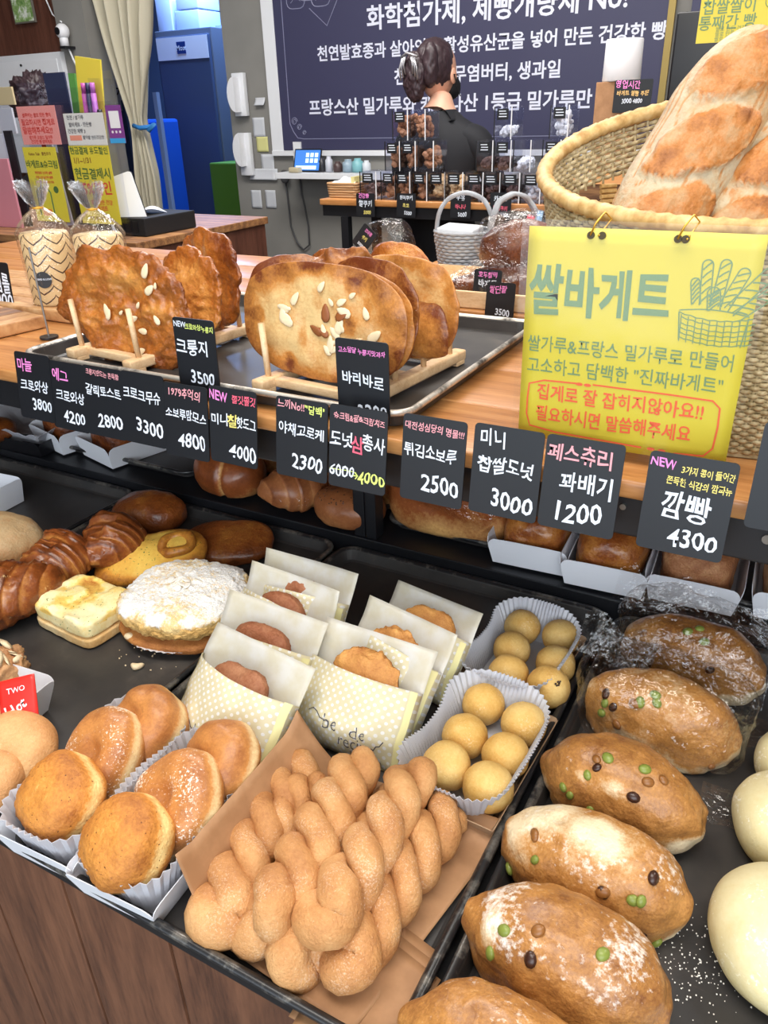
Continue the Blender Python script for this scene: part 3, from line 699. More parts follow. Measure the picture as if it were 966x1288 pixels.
def sobo(parent, r, seed, mat, rough_, c, th=.017, group=None, label=None, rot=None):
    t = thing('streusel_bun', label, 'bun', c, rot, group)
    P, F, D = blob(r, r*.96, th, 2.6, 1., 5, seed, .003, 30)
    P[:, 2] -= P[:, 2].mean()
    if rough_: 
        f_ = np.abs(fbm(P, 110, seed, 3)); m_ = sstep(.0, .25, D[:, 2])*sstep(-.6, .1, noise(P, 30, seed+4)+.3); P = P+D*[1, 1, .35]*(f_*.006*m_)[:, None]; bake = .25+.7*(1-m_)+.2*(.4-f_)
    else:
        P = P+D*(np.abs(fbm(P, 240, seed, 2))*.0016)[:, None]; bake = .35+.2*fbm(P, 40, seed)
    mk('crust', P, F, mat, t, bake=np.clip(bake, 0, 1), dust=np.full(len(P), .25)); return t
def paper_bag(px, py, z, yaw, tilt, w_, hb, hf, label, seed, script=False, bun=None, roll=0):
    """px,py: photo pixel of the middle of the bag's lower edge"""
    p = at(px, py, z=z); mt = Matrix.Rotation(R(yaw), 4, 'Z') @ Matrix.Rotation(R(tilt), 4, 'X') @ Matrix.Rotation(R(roll), 4, 'Z')
    w_ *= 1.1; hb += .004
    t = thing('paper_bag', label, 'paper bag', p, mt, 'printed paper bags with streusel buns')
    rnd = random.Random(seed); k1, k2, k3 = [rnd.uniform(-1, 1) for _ in range(3)]
    def back(u, v):
        x = (u-.5)*w_; y = v*hb; z_ = -.006-.004*math.sin(u*3.1)
        z_ += .010*(v-.55)*k1*(u-.5)*2*(v > .55)+.006*max(0, v-.8)/.2*k2*math.cos(u*5)
        x += .004*k3*(v-.5); e = .3*noise(np.array([[x*30, y*30, seed]]), 1, 1)[0]*.004
        return (x, y, z_+e)
    def front(u, v):
        x = (u-.5)*w_; y = v*hf; b_ = math.sin(math.pi*u)**.6*min(1, v*3.2)**.6
        z_ = -.006+.037*b_+.0012*math.sin(u*19+seed)*v+.0016*noise(np.array([[x*60, y*60, seed]]), 1, 2)[0]
        return (x, y+.006*math.sin(u*3+k1)*v*k2, z_)
    def on(o):
        for q in o.data.vertices:
            q.co.z = front(min(1, max(0, q.co.x/w_+.5)), min(1, max(0, q.co.y/hf)))[2]+.0012
    V, F = grid(20, 20, back); solid(mk('back_sheet', V, F, M['wax'], t), .0002)
    V, F = grid(24, 18, front); solid(mk('front_sheet', V, F, M['bagprint'], t), .0002)
    for s_ in (-.48, .44):
        V, F = grid(3, 18, lambda u, v: (s_*w_+.004*u*w_*10, v*hf*.97, front(.5+s_+.04*u, v)[2]+.0006)); mk('printed_stripe', V, F, flat('bag_stripe_yellow', '#eae2a6', .5), t)
    if script:
        n_before = set(t.children)
        text('be', .022, INK, t, -.006, .030, .0215, off=-.01, warp=.1, sx=.9); text('de', .018, INK, t, .026, .029, .0175, off=-.01, warp=.1)
        text('recipe', .018, INK, t, .024, .016, .012, off=-.01, warp=.1, seed=4, sx=.9); text('Baking Recipe', .006, INK, t, .034, .007, .007, off=-.01)
        a = [(-.036+.006*k, .034+.004*math.sin(k*1.3), .018+.0007*k) for k in range(5)]; MB().tube(a, .0006, 4).make('lettering', INK, t)
        a = [(.042+.003*k, .016+.0045*k+.002*math.sin(k*2), .012-.0015*k) for k in range(4)]; MB().tube(a, .0006, 4).make('lettering', INK, t)
        for q in t.children:
            if q not in n_before: on(q)
    if bun:
        r, sy, rough_, mat, lb, cx = bun
        c = p + (mt @ Vector((cx, sy+(.008 if not rough_ else .002), .008))); sobo(None, r, seed, mat, rough_, c, .0115, 'streusel buns in paper bags', lb, mt)
    return t
paper_bag(358, 826, .812, -2, 58, .120, .118, .080, 'paper bag farthest back in the left column, its mouth wide and a side flap out', 1, bun=(.036, 0.054, False, B_NUTD, 'small glimpse of brown bun in the farthest left-column bag', .006))
paper_bag(330, 850, .812, -5, 55, .125, .120, .086, 'paper bag second from the back in the left column', 2, bun=(.036, 0.056, False, B_NUTD, 'thin sliver of brown bun in the second left-column bag', .004))
paper_bag(301, 898, .810, -3, 52, .125, .122, .086, 'paper bag third from the back in the left column', 3, bun=(.038, 0.058, False, B_NUTD, 'reddish brown crumbed bun in the third left-column bag', .004))
paper_bag(262, 962, .806, -8, 48, .130, .130, .096, 'front paper bag of the left column, behind the smooth doughnut', 4, True, bun=(.040, 0.062, False, B_NUTD, 'reddish brown crumbed bun in the front left-column bag', .002))
paper_bag(503, 864, .810, -10, 50, .110, .110, .078, 'paper bag at the back of the right column, showing a plump tan bun', 5, bun=(.038, 0.056, False, B_SOBO, 'tan crumbed bun in the back bag of the right column', .008))
paper_bag(460, 903, .810, -12, 50, .115, .120, .082, 'middle paper bag of the right column with a rugged bun', 6, bun=(.039, 0.064, True, B_SOBO, 'rugged streusel bun in the middle bag of the right column', .004))
paper_bag(425, 948, .806, -1, 48, .125, .128, .088, 'front centre paper bag with looping grey handwriting, under the largest streusel bun', 7, True, bun=(.041, 0.068, True, B_SOBO, 'largest golden streusel bun in the front centre bag', .008))
# ------------------------------------------------------------------ left tray breads
def croissant(name, p, rot, L, r, seed, mat, label, bend=.02, group=None, seg=7, rough_=.0012, cat='croissant', bk=.5, sg_=.09):
    t = thing(name, label, cat, p, rot, group)
    nu, nv = 130, 56; V = []; bake = []
    for i in range(nu):
        u = i/(nu-1)*2-1
        rad = r*max(0., (1-abs(u)**2.3))**.62
        s_ = (u*seg/2+.15*math.sin(seed)) ; st_ = (abs(s_) % 1.0); rad *= (1+sg_*(st_-.5)+.05*math.cos(3*u+seed))
        cx, cy = u*L/2, bend*(u*u)
        for j in range(nv):
            a = 2*math.pi*j/nv; z = math.sin(a)*rad*.82
            if z < -rad*.55: z = -rad*.55+(z+rad*.55)*.1
            V.append((cx+.010*math.cos(a)*(1-u*u), cy+math.cos(a)*rad, z)); bake.append(bk+.45*(st_-.5)+.1*math.sin(a))
    V = np.array(V); n_ = fbm(V, 55, seed, 3); V[:, 2] += n_*rough_*1.4; V[:, 1] += n_*rough_; V[:, 2] -= V[:, 2].min()
    bake = np.clip(np.array(bake)+.2*noise(V, 35, seed+2), 0, 1)
    F = [(i*nv+j, i*nv+(j+1) % nv, (i+1)*nv+(j+1) % nv, (i+1)*nv+j) for i in range(nu-1) for j in range(nv)]
    mk('crust', V, F, mat, t, bake=bake, dust=np.clip(.22+.3*noise(V, 40, seed+6), 0, .4)); return t
g = 'dark glazed croissants'
croissant('glazed_croissant', at(84, 725, z=.802), (0, 0, R(112)), .120, .047, 3, B_BROWN, 'dark glazed croissant between the cheese toast and the bare tray', group=g, rough_=.0034, seg=10, sg_=.06)
croissant('glazed_croissant', at(150, 703, z=.802), (0, 0, R(125)), .120, .047, 5, B_BROWN, 'dark glazed croissant behind the garlic bread slice', group=g, rough_=.0034, seg=10, sg_=.06)
croissant('glazed_croissant', at(2, 780, z=.802), (0, 0, R(35)), .17, .055, 8, B_BROWN, 'largest reddish dark croissant cut off by the left border', bend=.03, group=g, rough_=.0034, seg=10, sg_=.06)
def soft_box(hx, hy, h, b, seed, amp, sub=10):
    P, F, D = blob(hx, hy, h/2, 7., 1., 5, seed, 0)
    P[:, 2] -= P[:, 2].min(); P = P+D*(fbm(P, 45, seed, 3)*amp)[:, None]; return P, F, D
t = thing('cheese_toast', 'thick square cheese toast with browned golden top and herbs', 'toast', at(113, 782, z=.801), rotz(-4))
P, F, D = soft_box(.058, .045, .016, 0, 3, .0008); mk('lower_slice', P, F, B_CRUST, t, bake=.35+.3*noise(P, 30, 1)+.3*(P[:, 2] < .003), dust=P[:, 0]*0)
P, F, D = soft_box(.057, .044, .020, 0, 5, .0012); tp = sstep(.3, .6, D[:, 2])
P[:, 2] += tp*(.003+sstep(.05, .3, fbm(P, 42, 9, 2))*.004); P[:, 2] += .0155
o = mk('cheese_top', P, F, B_TOAST, t, bake=np.clip(np.where(tp > .2, .16+.3*fbm(P, 30, 4, 2)+.5*sstep(.12, .5, fbm(P, 42, 9, 3)), .1), 0, 1), dust=P[:, 0]*0)
t = thing('garlic_bread', 'long yellow garlic bread slice with a browned round knob on top', 'bread', at(196, 712, z=.803), (R(18), R(-8), R(30)))
P, F, D = blob(.085, .050, .014, 2.6, .9, 5, 4, .002, 26); P[:, 2] += .006+.25*np.abs(P[:, 0])*.1
ed = sstep(.75, .98, np.hypot(P[:, 0]/.085, P[:, 1]/.05)); mk('slice', P, F, B_GARL, t, bake=np.clip(.22+.6*ed+.25*fbm(P, 24, 2, 2), 0, 1), dust=P[:, 0]*0)
ring = [(.045+.022*math.cos(a), .004+.018*math.sin(a), .036+.002*math.sin(3*a)) for a in np.linspace(0, 6.28, 25)[:-1]]
mb = MB().tube(ring, .0075, 10, closed=True); V = np.array([v[:] for v in mb.V]); V += noise(V, 60, 3)[:, None]*.0012
mk('crust_ring', V, mb.F, B_GARL, t, bake=np.full(len(V), .82), dust=np.zeros(len(V)))
P, F, D = blob(.020, .017, .006, 2, 1, 4, 3, .001, 60); P += [.045, .004, .029]; mk('crumb_centre', P, F, B_GARL, t, bake=np.full(len(P), .2), dust=np.zeros(len(P)))
t = thing('dark_bread_slice', 'dark shaded bread slice lying behind the garlic bread', 'bread', at(290, 692, z=.803), (R(14), 0, R(25)))
P, F, D = blob(.070, .045, .018, 2.6, .9, 5, 14, .002, 26); mk('slice', P, F, B_CAKE, t, bake=np.clip(.55+.3*fbm(P, 24, 2, 2), 0, 1), dust=P[:, 0]*0)
t = thing('dark_round_bread', 'dark round bread in the shade at the back of the tray', 'bread', at(192, 660, z=.802), rotz(10))
P, F, D = blob(.062, .048, .032, 2.3, .7, 5, 17, .002, 26); mk('crust', P, F, B_CAKE, t, bake=np.clip(.6+.25*fbm(P, 24, 2, 2), 0, 1), dust=P[:, 0]*0)
# sugared streusel round: two cakes with cream and chestnut filling
t = thing('streusel_cream_round', 'large round streusel pastry thick with powdered sugar and almond flakes', 'pastry', at(238, 783, z=.802), rotz(12))
P, F, D = blob(.080, .078, .012, 2.6, .9, 5, 2, .0015, 40); P = P+D*(np.abs(fbm(P, 150, 4, 2))*.002)[:, None]; P[:, 2] += .002
mk('lower_cake', P, F, B_SOBO, t, bake=np.clip(.55+.3*noise(P, 30, 3), 0, 1), dust=P[:, 0]*0)
P, F, D = blob(.070, .068, .008, 2.2, 1, 4, 6, .0015, 50); P[:, 2] += .017; mk('cream', P, F, flat('whipped_cream', '#e9e6e4', .5), t)
P, F, D = blob(.079, .077, .022, 2.7, .62, 6, 5, .002, 30); ff = np.abs(fbm(P, 130, 9, 3)); P = P+D*(ff*.0032)[:, None]; P[:, 2] += .026
tp = sstep(-.15, .55, D[:, 2]); mk('upper_cake', P, F, B_SNOW, t, bake=np.clip(.15+.35*(1-tp)+.2*noise(P, 40, 2), 0, 1), dust=np.clip(tp*(.85+.35*noise(P, 40, 7))*.7, 0, .8))
rnd = random.Random(4)
for k in range(11):
    a = rnd.uniform(0, 6.28); q = rnd.uniform(.002, .022); V = np.array(ico(2)[0])*[.008, .005, .0008]; m_ = Matrix.Rotation(rnd.uniform(0, 3), 3, 'Z') @ Matrix.Rotation(rnd.uniform(-.5, .5), 3, 'X')
    V = V @ np.array(m_).T+[q*math.cos(a)-.006, q*math.sin(a), .0655]; mk('almond_flake', V, ico(2)[1], flat('sugared_almond', '#f2ece2', .6) if k == 0 else bpy.data.materials['sugared_almond'], t)
P, F, D = blob(.007, .006, .005, 2.2, .8, 3, 6, .001, 90); P += [-.045, -.066, .012]; mk('nut_crumb', P, F, ALM, t)
liner(t, .062, .060, .055, .012, .018, .0012, 50, M['card'], 'paper_tray', .0005)
t = thing('bread_crumb', 'small pale crumb lying alone on the black tray in front of the streusel round', 'crumb', at(171, 841, z=.801), rotz(20))
P, F, D = blob(.008, .0045, .004, 2.1, .7, 3, 2, .001, 120); P[:, 1] += .004*(P[:, 0]/.008)**2; mk('crumb', P, F, ALM, t)
mb = MB(); rnd = random.Random(9)
for k in range(26):
    c = at(rnd.uniform(155, 215), rnd.uniform(812, 850), z=.8015)-t.location; s_ = rnd.uniform(.0006, .0014); mb.add((np.array(ico(1)[0])*s_+np.array(c)).tolist(), ico(1)[1])
mb.make('scattered_crumbs', ALM, t, kind='stuff')
cr = thing('sugar_scatter', 'fine white sugar grains scattered on the tray beside the bean loaves', 'crumbs', (.03, .36, .8005), kind='stuff')
mb = MB()
for k in range(260):
    c = at(850+rnd.gauss(20, 45), 1215+rnd.gauss(0, 42), z=.8012)-cr.location; s_ = rnd.uniform(.0002, .0006); mb.box(c.x, c.x+s_*2, c.y, c.y+s_*2, c.z, c.z+s_)
mb.make('sugar_grain', flat('sugar', '#f5f2ea', .6), cr, kind='stuff')
# left edge items
t = thing('round_country_bread', 'pale floured round bread at the left border on the emptiest tray', 'bread', at(2, 706, z=.802), rotz(0))
P, F, D = blob(.066, .066, .044, 2.1, .62, 5, 2, .003, 26); mk('crust', P, F, B_BAG, t, bake=np.clip(.12+.35*noise(P, 16, 2), 0, 1), dust=np.clip(.35+.3*noise(P, 20, 4), 0, .5))
t = thing('bread_base_paper', 'tan paper showing under the pale round bread', 'paper', at(20, 712, z=.8005)); 
solid(mk('sheet', *grid(4, 4, lambda u, v: (-.05+.125*u, -.05+.09*v, .0005)), M['kraft'], t), .0003)
bx('', at(-22, 640, z=.802), .045, .05, .045, 5, .004, 'small white card box cut off by the left border above the round bread', nm='small_box')
t = bx('', (-.715, .330, .802), .045, .075, .042, 6, .012, 'white card box at the lower left holding round golden cakes and a red sachet', nm='snack_box')
for i, (x, y, r, lb) in enumerate([(18, 948, .042, 'large round golden cake at the front of the lower left box'), (-8, 908, .034, 'pinkish round cake behind the large one in the lower left box'), (-6, 978, .03, 'round cake cut off by the border in the lower left box')]):
    q = thing('round_snack_cake', lb, 'cake', at(x, y, z=.842), ori((.1, -.55, .8)), 'cakes in the lower left box'); P, F, D = blob(r, r, r*.7, 2.2, 1, 4, 3+i, .001, 30); P[:, 2] -= P[:, 2].mean()
    mk('dough', P, F, B_TWIST, q, bake=np.clip(.35+.3*noise(P, 26, i), 0, 1), dust=np.full(len(P), .4))
    if i == 1: MB().tube([(-.01, .0, .02), (.008, -.008, .062)], .0022, 8).make('stick', flat('white_stick', '#f1efe9', .5), q)
_n = Vector((.30, -.62, .62)).normalized(); _y = Vector((-.30, .1, 1)); _y = (_y-_n*_y.dot(_n)).normalized(); _x = _y.cross(_n)
red = thing('sauce_sachet', 'red sauce sachet with white script standing in the lower left box', 'sachet', at(26, 905, z=.862), Matrix((_x, _y, _n)).transposed().to_4x4())
V, F = grid(10, 16, lambda u, v: ((u-.5)*.038, (v-.5)*.085, .003*math.sin(math.pi*u)*math.sin(math.pi*v))); solid(mk('pouch', V, F, flat('red_foil', '#d8281f', .35), red), .002)
text('TWO', .008, M['offwhite'], red, 0, .030, .0032, warp=.05); text('Hot', .015, M['offwhite'], red, -.002, .012, .0042, warp=.1, off=.02, rot=.3); text('Ketch', .011, M['offwhite'], red, .002, -.004, .0042, warp=.1, off=.02, rot=.3)
t = thing('flaky_nut_pastry', 'shredded golden nut pastry cut off at the left border', 'pastry', at(-14, 872, z=.803))
P, F, D = blob(.040, .045, .030, 2.2, .7, 5, 8, .004, 30); P = P+D*(np.abs(fbm(P, 120, 3, 3))*.008)[:, None]; mk('pastry', P, F, B_OATY, t, bake=np.clip(.1+.4*noise(P, 40, 3), 0, 1), dust=P[:, 0]*0+.2)
for k in range(26):
    q, dq = pointat(P, F, D, (rnd.uniform(-1, 1), rnd.uniform(-1, 1), rnd.uniform(.1, 1))); V = np.array(ico(1)[0])*[.012, .005, .0009]; m_ = ori(dq+np.array([rnd.uniform(-.5, .5) for _ in range(3)]), rnd.uniform(0, 180)).to_3x3()
    mk('almond_flake', V @ np.array(m_).T+q, ico(1)[1], ALM, t)
# ------------------------------------------------------------------ shaded middle shelf
ZS = .8365
def cake_box(px, py, hx, hy, rotd, label, mat, seed, sprinkle=None, group='long white pastry boxes on the shaded shelf', h=.042, cl=None, bakev=.5):
    p = at(px, py, z=ZS); rm = Matrix.Rotation(R(rotd), 4, 'Z'); c = p + rm @ Vector((hx, hy, 0))   # pixel = front left bottom corner
    t = bx('', c, hx, hy, h, rotd, .009, label, group=group, nm='pastry_box', rc=.014, dip=.016)
    q = thing('pound_cake', cl or ('cake in '+label), 'cake', c+Vector((0, 0, .001)), rotz(rotd), 'cakes in the long white boxes')
    P, F, D = blob(hx*.93, hy*.95, .038, 4., .95, 5, seed, .002, 40); P[:, 2] *= .9; tp = sstep(.2, .8, D[:, 2]); P[:, 2] += tp*.010*(1-(P[:, 1]/hy)**2*.6)
    P = P+D*(np.abs(fbm(P, 110, seed, 3))*.0042*tp)[:, None]
    mk('cake', P, F, mat, q, bake=np.clip(bakev+.35*fbm(P, 40, seed, 2), 0, 1), dust=np.full(len(P), .28))
    return t
cake_box(48, 556, .052, .100, -14, 'left long white box of dark cake, below the egg croissant card', B_CAKE, 2, bakev=.7, cl='dark nutty cake in the leftmost long box')
cake_box(106, 572, .052, .105, -14, 'right long white box of dark cake, beside the empty tray area', B_CAKE, 5, bakev=.7, cl='dark nutty cake in the long box beside the empty tray area')
cake_box(620, 706, .049, .095, 3, 'white box of glazed cake touching the film-wrapped loaf', B_CAKE, 7, bakev=.4, cl='glossy glazed cake in the box next to the wrapped loaf')
cake_box(710, 733, .049, .095, 3, 'white box of glazed cake, second from the wrapped loaf', B_CAKE, 9, bakev=.35, cl='glossy glazed cake in the second box from the wrapped loaf')
cake_box(816, 752, .049, .095, 2, 'white box of oaty cake below the 4300 card', B_OATY, 12, cl='rough oaty cake in the box below the 4300 card')
cake_box(948, 775, .043, .095, 2, 'white box at the right border on the shaded shelf', B_OATY, 15, bakev=.2, cl='pale almond-topped cake in the box at the right border')
t = bx('', at(14, 572, z=ZS)+Vector((-.04, .10, 0)), .10, .085, .030, 2, .01, 'black tray box lined with crumpled wax paper at the far left of the shaded shelf', nm='lined_box', mat=M['black'])
def wx(u, v):
    x, y = (u-.5)*.22, (v-.5)*.19; e = max(abs(u-.5), abs(v-.5))*2
    return (x, y, .008+.035*max(0, e-.6)/.4+.006*fbm(np.array([[x, y, 0.]]), 30, 3, 2)[0])
V, F = grid(26, 26, wx); solid(mk('wax_paper', V, F, M['baking'], t, smooth=False), .0004)
t = thing('wrapped_brown_cake', 'brown cake half hidden in the wax-papered box at the left border', 'cake', at(-20, 555, z=ZS+.018)); P, F, D = blob(.05, .06, .022, 2.8, .8, 4, 3, .002, 40); mk('cake', P, F, B_CAKE, t, bake=np.full(len(P), .5), dust=P[:, 0]*0)
def glazed(px, py, ax, ay, az, mat, name, label, seed, bk=.5, cat='bun', dust=0., rotd=0, seeds=0, spl=False):
    t = thing(name, label, cat, at(px, py, z=ZS+.002), rotz(rotd)); P, F, D = blob(ax, ay, az, 2.25, .6, 5, seed, .002, 24)
    bake = bk+.3*noise(P, 18, seed)
    if spl: s_ = np.exp(-((P[:, 0]-.012+.3*P[:, 1])/.004)**2); P = P-D*(s_*.006)[:, None]; bake = bake-.6*s_-.4*sstep(.2, -.6, D[:, 2])
    mk('crust', P, F, mat, t, bake=np.clip(bake, 0, 1), dust=np.full(len(P), dust))
    if seeds:
        rnd = random.Random(seed); mb = MB()
        for k in range(seeds):
            q, dq = pointat(P, F, D, (rnd.uniform(-.6, .6), rnd.uniform(-.9, .3), rnd.uniform(.4, 1))); m_ = ori(dq, rnd.uniform(0, 180)).to_3x3(); mb.add((np.array(ico(1)[0])*[.0018, .0011, .0006] @ np.array(m_).T+q).tolist(), ico(1)[1])
        mb.make('black_seeds', BEAN_D, t, kind='stuff')
    return t
glazed(292, 612, .068, .050, .046, B_LOAFB, 'split_glazed_bun', 'shiny brown split bun on the shaded shelf below the 4000 card', 4, .75, spl=True, rotd=-10)
glazed(330, 585, .055, .040, .042, B_LOAFB, 'orange_bun', 'orange-brown bun half hidden behind the 2300 card', 14, .4)
croissant('plain_croissant', at(378, 632, z=ZS+.002), (0, 0, R(70)), .13, .048, 12, B_CROI, 'plain dull croissant on the shaded shelf left of the steel post', group='plain croissants on the shaded shelf')
croissant('plain_croissant', at(425, 615, z=ZS+.002), (0, 0, R(150)), .12, .034, 15, B_CROI, 'smaller plain croissant behind the seeded bun', group='plain croissants on the shaded shelf')
glazed(440, 652, .058, .044, .032, B_CROI, 'seeded_bun', 'flat brown bun with black seeds behind the steel post', 6, .6, seeds=60)
glazed(508, 630, .05, .045, .045, B_LOAFB, 'orange_bun', 'orange-brown bun between the steel post and the wrapped loaf', 24, .4)
t = thing('pullman_loaf', 'big brown loaf of bread in clear film right of the steel post', 'bread loaf', at(548, 672, z=ZS+.002)+Vector((.015, .04, 0)), rotz(2))
P, F, D = blob(.096, .058, .060, 4.5, .95, 5, 3, .003, 22); P[:, 2] *= .92; mk('crust', P, F, B_LOAFB, t, bake=np.clip(.75-.5*sstep(.25, -.6, D[:, 2])+.3*noise(P, 16, 3), 0, 1), dust=P[:, 0]*0)
g = thing('loaf_film', 'clear crinkled film wrapped round the big brown loaf', 'plastic bag', t.location, rotz(2)); crinkle('film', g, .101, .063, .116, 8, M['film'])
flap(g, .07, .10, -.03, .03, .10, .115, 3, .01)
# ------------------------------------------------------------------ flat crackers standing in wooden racks
ZT = 1.1035
def rack(name, label, fl, fr, ang, L, pegs, seed):
    """fl, fr: room points of the two rail ends nearest the camera"""
    c = (fl+fr)/2; t = thing(name, label, 'rack', (c.x, c.y, ZT), rotz(ang), 'wooden cracker racks')
    w_ = (fr-fl).length/2
    for s_ in (-1, 1): MB().box(s_*w_-.009, s_*w_+.009, 0, L, .004, .018, .003).make('rail', M['beech'], t, smooth=True)
    for y in (.03, L*.5, L-.03): MB().box(-w_+.008, w_-.008, y-.007, y+.007, .005, .016, .002).make('crossbar', M['beech'], t, smooth=True)
    for s_ in (-1, 1):
        for y in (.004, L-.024): MB().box(s_*w_-.009, s_*w_+.009, y, y+.02, .0, .006, .001).make('foot', M['beech'], t)
        for k in range(pegs):
            y = .022+(L-.05)*k/(pegs-1)
            MB().tube([(s_*w_, y, .012), (s_*w_*1.0, y-.004, .082)], .0038, 10).make('peg', M['beech'], t, smooth=True)
    return t
def cracker(x0, y0, x1, y1, Y, mat, label, seed, irr=.04, bk=.35, edge=.4, nuts=0, nutm=None, yaw=0, tilt=6, th=.0045, warp=.004, group='flat round crackers in the wooden racks', dust=.3, nc=(0, 0), ns=.4, conv=0.0, spot=0):
    a, b = at(x0, (y0+y1)/2, Y=Y), at(x1, (y0+y1)/2, Y=Y); hx = (b.x-a.x)/2; cx = (a.x+b.x)/2
    zt, zb = at((x0+x1)/2, y0, Y=Y).z, at((x0+x1)/2, y1, Y=Y).z; hz = (zt-zb)/2; cz = max((zt+zb)/2, ZT+.018+hz*0)
    mt = Matrix.Rotation(R(yaw), 4, 'Z') @ Matrix.Rotation(R(90-tilt), 4, 'X')
    base = Vector((cx, Y, cz))+mt @ Vector((0, -hz, 0))
    t = thing('rice_cracker', label, 'cracker', base, mt, group)
    P, F, D = blob(1, 1, 1, 2.6, 1.5, 5 if hx < .075 else 6, seed, 0)
    an = np.arctan2(D[:, 1], D[:, 0]); q = 1+irr*noise(np.c_[np.cos(an)*1.4, np.sin(an)*1.4, an*0+seed], 1.3, seed)+irr*.5*noise(np.c_[np.cos(an)*4, np.sin(an)*4, an*0], 1.3, seed+4)
    P = np.c_[P[:, 0]*hx*q, P[:, 1]*hz*q, P[:, 2]*th]
    rad = np.hypot(P[:, 0]/hx, P[:, 1]/hz)
    P[:, 2] += warp*noise(P*[1, 1, 0], 18, seed)+warp*.5*noise(P*[1, 1, 0], 50, seed+1)-conv*rad**2; P = P+D*(fbm(P, 130, seed, 2)*irr*.018*(.3+irr*6))[:, None]
    P[:, 1] += hz
    bake = bk+edge*sstep(.62, 1.0, rad)+.24*fbm(P, 26, seed, 3)+(.35*sstep(.3, .6, noise(P, 45, seed+6)) if spot else 0)
    mk('wafer', P, F, mat, t, bake=np.clip(bake, 0, 1), dust=np.full(len(P), dust))
    rnd = random.Random(seed*7)
    for k in range(nuts):
        for _ in range(30):
            nx, ny = rnd.gauss(nc[0], ns), rnd.gauss(nc[1], ns)
            if nx*nx+ny*ny < .8: break
        tx, ty = nx*hx, ny*hz+hz
        sel = np.where((np.abs(P[:, 0]-tx) < .008) & (np.abs(P[:, 1]-ty) < .008) & (D[:, 2] > .1))[0]
        zz = P[sel, 2].max() if len(sel) else th
        s_ = rnd.uniform(.0072, .0110)*(1 if rnd.random() < .75 else .6); m_ = Matrix.Rotation(rnd.uniform(0, 3.1), 3, 'Z') @ Matrix.Rotation(rnd.uniform(-.2, .2), 3, 'X')
        V = np.array(ico(2)[0]); V = V*[s_, s_*.52*1, .0011]; V[:, 1] *= (1-.35*V[:, 0]/s_)
        mk('almond_flake', V @ np.array(m_).T+[tx, ty, zz+.0012], ico(2)[1], (nutm or ALM) if rnd.random() < .9 else ALMB, t)
    return t
fl, fr = at(99, 452, z=ZT), at(157, 473, z=ZT); fl.y = fr.y = .705
rack('cracker_rack', 'left light wooden rack with pegs holding three caramel crackers', fl, fr, -6, .24, 4, 1)
fl, fr = at(342, 488, z=ZT), at(462, 512, z=ZT); fl.y = fr.y = .695
rack('cracker_rack', 'right light wooden rack with pegs holding the pale almond crackers', fl, fr, -6, .24, 4, 2)
cracker(90, 318, 245, 452, .757, B_CARA, 'front caramel cracker of the left rack, wavy edged with almonds', 3, .16, .38, .28, 11, yaw=0, th=.006, warp=.008, nc=(.2, -.1), ns=.38)
cracker(188, 314, 296, 424, .82, B_CARA, 'middle amber cracker of the left rack', 5, .12, .22, .3, 4, yaw=-15, th=.008, warp=.009, nc=(.1, .2), ns=.3)
cracker(216, 291, 325, 410, .90, B_CARA, 'rear darkest cracker of the left rack', 7, .10, .5, .2, 2, yaw=-22, th=.008, warp=.008)
cracker(304, 332, 521, 476, .745, B_CRACK, 'front pale oval cracker of the right rack scattered with almond flakes', 11, .015, .14, .65, 26, yaw=-4, th=.0045, warp=.003, nc=(.12, .0), ns=.33, spot=1)
cracker(318, 334, 528, 470, .762, B_CRACK, 'pale cracker pressed directly behind the front almond cracker', 12, .02, .35, .35, 0, yaw=-4)
cracker(395, 327, 538, 462, .785, B_CRACK, 'brown glazed cracker behind the front almond cracker', 13, .03, .75, .3, 0, yaw=-12, warp=.006)
cracker(478, 380, 566, 449, .800, B_CRACK, 'small deep orange cracker low in the right rack', 14, .05, .6, .2, 0, yaw=-22, warp=.006, conv=.012)
cracker(430, 322, 588, 446, .835, B_CRACK, 'big orange gold cracker at the right end of the right rack', 15, .03, .30, .35, 1, ALMB, yaw=-10, nc=(.35, .1), ns=.02, warp=.005)
cracker(396, 312, 478, 400, .810, B_CRACK, 'curled brown cracker poking up in the middle of the right rack', 16, .10, .75, .2, 0, yaw=8, warp=.012)
cracker(318, 322, 420, 420, .800, B_CRACK, 'dark edged cracker poking up at the left of the right rack', 17, .05, .8, .2, 0, yaw=14, warp=.006, conv=.01)
cracker(388, 312, 470, 400, .860, B_CARA, 'sugary dark cracker top at the rear of the right rack', 18, .05, .6, .2, 0, yaw=0)
cracker(464, 305, 540, 390, .880, B_CARA, 'grainy tan cracker top at the very back of the right rack', 19, .05, .35, .3, 0, yaw=6)
